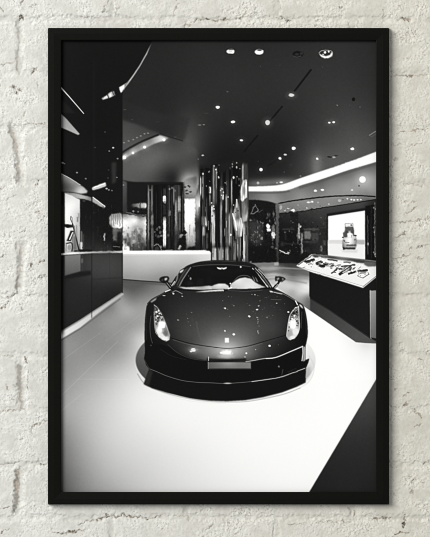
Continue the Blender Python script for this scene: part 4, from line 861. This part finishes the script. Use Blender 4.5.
# warmer light towards the right of the wall, put into the paint colour
sx = N_('ShaderNodeSeparateXYZ'); LK(tc.outputs['Object'], sx.inputs[0])
mr = N_('ShaderNodeMapRange'); mr.inputs['From Min'].default_value = -.28; mr.inputs['From Max'].default_value = .30
LK(sx.outputs['X'], mr.inputs['Value'])
warm_tint = N_('ShaderNodeMix'); warm_tint.data_type = 'RGBA'; warm_tint.blend_type = 'MULTIPLY'; warm_tint.inputs['B'].default_value = (.965, .938, .885, 1)
LK(mr.outputs['Result'], warm_tint.inputs['Factor']); LK(cr.outputs['Color'], warm_tint.inputs['A'])
mot = N_('ShaderNodeMix'); mot.data_type = 'RGBA'; mot.blend_type = 'MULTIPLY'; mot.inputs['Factor'].default_value = .22
cr2 = N_('ShaderNodeValToRGB'); cr2.color_ramp.elements[0].position = .3; cr2.color_ramp.elements[0].color = (.7, .68, .64, 1); cr2.color_ramp.elements[1].position = .55
LK(ns.outputs['Fac'], cr2.inputs['Fac']); LK(warm_tint.outputs['Result'], mot.inputs['A']); LK(cr2.outputs['Color'], mot.inputs['B'])
br = N_('ShaderNodeMix'); br.data_type = 'RGBA'
nb = N_('ShaderNodeTexNoise'); nb.inputs['Scale'].default_value = 55; nb.inputs['Detail'].default_value = 3
LK(tc.outputs['Object'], nb.inputs['Vector'])
cr3 = N_('ShaderNodeValToRGB'); cr3.color_ramp.elements[0].position = .35; cr3.color_ramp.elements[0].color = (.085, .075, .06, 1)
cr3.color_ramp.elements[1].position = .62; cr3.color_ramp.elements[1].color = (.27, .205, .145, 1)
LK(nb.outputs['Fac'], cr3.inputs['Fac'])
LK(st_.outputs['Fac'], br.inputs['Factor']); LK(mot.outputs['Result'], br.inputs['A']); LK(cr3.outputs['Color'], br.inputs['B'])
LK(br.outputs['Result'], b.inputs['Base Color'])
b.inputs['Roughness'].default_value = .62; b.inputs['Specular IOR Level'].default_value = .25
bp = N_('ShaderNodeBump'); bp.inputs['Strength'].default_value = .35; bp.inputs['Distance'].default_value = .0006
LK(ns.outputs['Fac'], bp.inputs['Height']); LK(bp.outputs['Normal'], b.inputs['Normal'])

W, stain_shade, tint, joint = draw_wall()
k = S * DC / (DC - YF)
V = np.stack([(W.X - 215) * k, -W.v * .001 + .0012, (268.5 - W.Y) * k], -1)
F = quads(W.h, W.w)
xc, yc = W.X[:-1, :-1], W.Y[:-1, :-1]
hid = (xc > 56) & (xc < 381) & (yc > 36) & (yc < 496)            # nothing of the relief shows behind the picture
jj, ii = np.where(hid)
j0, j1, i0, i1 = jj.min(), jj.max() + 1, ii.min(), ii.max() + 1
plug = np.array([[j0 * W.w + i0, j1 * W.w + i0, j1 * W.w + i1, j0 * W.w + i1]], np.int32)
F = np.concatenate([F[~hid], plug])
wall = grid_mesh('brick_wall', V.reshape(-1, 3), F, {'stain_shade': stain_shade, 'tint': tint, 'joint': joint}, m_wall)
wall['kind'] = 'structure'
wall['label'] = 'rough brick wall under thick chipped white paint, behind the framed poster'

# ---------------------------------------------------------------- framed poster
root = bpy.data.objects.new('framed_poster', None); col.objects.link(root)
root.location = at(218.5, 504.6, 0)
root['label'] = 'black-framed poster of a sports car in a showroom, hung on the white brick wall'
root['category'] = 'framed poster'
bpy.context.view_layer.update()
RL = np.array(root.location)

m_fr, nt, b = nodes('black lacquered wood')
tc = nt.nodes.new('ShaderNodeTexCoord'); mp = nt.nodes.new('ShaderNodeMapping'); mp.inputs['Scale'].default_value = (240, 240, 240)
ns = nt.nodes.new('ShaderNodeTexNoise'); ns.inputs['Scale'].default_value = 1.; ns.inputs['Detail'].default_value = 5
nt.links.new(tc.outputs['Object'], mp.inputs['Vector']); nt.links.new(mp.outputs['Vector'], ns.inputs['Vector'])
cr = nt.nodes.new('ShaderNodeValToRGB')
cr.color_ramp.elements[0].color = (.0030, .0030, .0022, 1); cr.color_ramp.elements[1].color = (.0050, .0050, .0038, 1)
nt.links.new(ns.outputs['Fac'], cr.inputs['Fac']); nt.links.new(cr.outputs['Color'], b.inputs['Base Color'])
b.inputs['Roughness'].default_value = .5; b.inputs['Specular IOR Level'].default_value = .05
bp = nt.nodes.new('ShaderNodeBump'); bp.inputs['Strength'].default_value = .12; bp.inputs['Distance'].default_value = .0002
nt.links.new(ns.outputs['Fac'], bp.inputs['Height']); nt.links.new(bp.outputs['Normal'], b.inputs['Normal'])

OUT = (47.9, 28.0, 389.2, 504.5); INN = (61.4, 40.4, 376.0, 491.8)
PROF = ((0., .0004), (0., .0116), (.012, .0126), (.04, .0132), (.09, .0135), (.46, .0135), (.52, .01335), (.56, .01328), (.93, .0126), (.98, .0122), (1., .0116), (1., .0062))


def corner(c, t):
    x = (OUT[0], OUT[2], OUT[2], OUT[0])[c] * (1 - t) + (INN[0], INN[2], INN[2], INN[0])[c] * t
    y = (OUT[1], OUT[1], OUT[3], OUT[3])[c] * (1 - t) + (INN[1], INN[1], INN[3], INN[3])[c] * t
    return x, y


for side in range(4):
    a, e = side, (side + 1) % 4
    vs, fs = [], []
    for t, d in PROF:
        p, q = np.array(at(*corner(a, t), d)), np.array(at(*corner(e, t), d))
        u = (q - p) / np.linalg.norm(q - p)
        vs += [tuple(p + u * .00006 - RL), tuple(q - u * .00006 - RL)]
    n = len(PROF)
    for i in range(n):
        j = (i + 1) % n
        fs.append((2 * i, 2 * j, 2 * j + 1, 2 * i + 1))
    fs.append(tuple(2 * i for i in range(n))); fs.append(tuple(2 * i + 1 for i in reversed(range(n))))
    me = bpy.data.meshes.new('frame_rail'); me.from_pydata(vs, [], fs); me.materials.append(m_fr)
    import bmesh
    bm = bmesh.new(); bm.from_mesh(me); bmesh.ops.recalc_face_normals(bm, faces=bm.faces); bm.to_mesh(me); bm.free()
    o = bpy.data.objects.new('frame_rail', me); col.objects.link(o); o.parent = root

# the print: one flat sheet, its tones carried on a fine grid; the things pictured on it are areas of that sheet
m_pr, nt, b = nodes('matte photographic print')
ta = nt.nodes.new('ShaderNodeAttribute'); ta.attribute_name = 'tone'
cb = nt.nodes.new('ShaderNodeCombineColor')
for i, kk in enumerate((1., 1., .992)):
    mm = nt.nodes.new('ShaderNodeMath'); mm.operation = 'MULTIPLY'; mm.inputs[1].default_value = kk
    nt.links.new(ta.outputs['Fac'], mm.inputs[0]); nt.links.new(mm.outputs[0], cb.inputs[i])
nt.links.new(cb.outputs[0], b.inputs['Base Color'])
b.inputs['Roughness'].default_value = .6; b.inputs['Specular IOR Level'].default_value = .04

tone, ids = draw_print()
v = tone / 255.
lin = np.where(v <= .04045, v / 12.92, ((v + .055) / 1.055) ** 2.4)
h, w = lin.shape
gx = PX0 + (np.arange(w) + .5) / R; gy = PY0 + (np.arange(h) + .5) / R
PRINT_GAIN = .915
alb = np.clip(lin * PRINT_GAIN, .002, .95)
OFF = .0066
kp = S * (DC - OFF) / (DC - YF)
GX, GY = np.meshgrid(gx, gy)
V = np.stack([(GX - 215) * kp, np.full_like(GX, -OFF), (268.5 - GY) * kp], -1).reshape(-1, 3) - RL
Q = quads(h, w)
qid = ids[:-1, :-1]
AREAS = {0: ('print', None),
         CAR: ('printed_car', 'dark sports car seen from the front with lit headlamps and a blank plate'),
         DISC: ('printed_turntable', 'round glossy turntable edge around the nose of the car'),
         FLOOR: ('printed_floor', 'pale glossy showroom floor with a black carpet corner'),
         LEFTWALL: ('printed_wall', 'black glossy wall panel with reflections along the left side'),
         COUNTER: ('printed_counter', 'long white reception counter behind the car'),
         COLUMN: ('printed_column', 'cluster of mirror-polished columns rising behind the car roof'),
         SLIM: ('printed_column', 'slim dark column with a bright seam behind the counter'),
         DARK: ('printed_column', 'broad black columns with one white light strip behind the counter'),
         SCREEN: ('printed_screen', 'bright white screen showing an off-road car'),
         CASE: ('printed_display_case', 'black display case with accessories on its lit slanted top')}
sheet = None
for key in [0] + [a for a in AREAS if a]:
    f = Q[qid == key]
    if not len(f):
        continue
    used, inv = np.unique(f, return_inverse=True)
    o = grid_mesh(AREAS[key][0], V[used], inv.reshape(-1, 4), {'tone': alb.ravel()[used]}, m_pr, sheet or root)
    if key == 0:
        sheet = o
        o['label'] = 'black and white photographic print of a car showroom'
    else:
        o['label'] = AREAS[key][1]

# ---------------------------------------------------------------- light: a big soft window-like lamp from the upper left, and dim room light
la = bpy.data.lights.new('window_light', 'AREA'); la.shape = 'RECTANGLE'; la.size = 3.8; la.size_y = 3.0
la.energy = 425; la.color = (1., .99, .968)
lo = bpy.data.objects.new('window_light', la); col.objects.link(lo)
from mathutils import Vector
lo.location = (-3.5, -4.55, 2.2)
lo.rotation_euler = (Vector((0, 0, 0)) - lo.location).to_track_quat('-Z', 'Y').to_euler()
wd = bpy.data.worlds.new('World'); sc.world = wd; wd.use_nodes = True
bg = wd.node_tree.nodes['Background']; bg.inputs['Color'].default_value = (.985, .99, 1., 1); bg.inputs['Strength'].default_value = .41

# ---------------------------------------------------------------- camera
cam = bpy.data.cameras.new('camera'); co = bpy.data.objects.new('camera', cam); col.objects.link(co)
co.location = (0, -DC, 0); co.rotation_euler = (math.radians(90), 0, 0)
cam.sensor_fit = 'HORIZONTAL'; cam.sensor_width = 36.
cam.lens = 36. * (DC - YF) / (430 * S)
cam.clip_start = .05; cam.clip_end = 100
sc.camera = co
sc.view_settings.view_transform = 'Standard'; sc.view_settings.look = 'None'; sc.view_settings.exposure = 0
sc.cycles.use_denoising = True
sc.cycles.max_bounces = 6
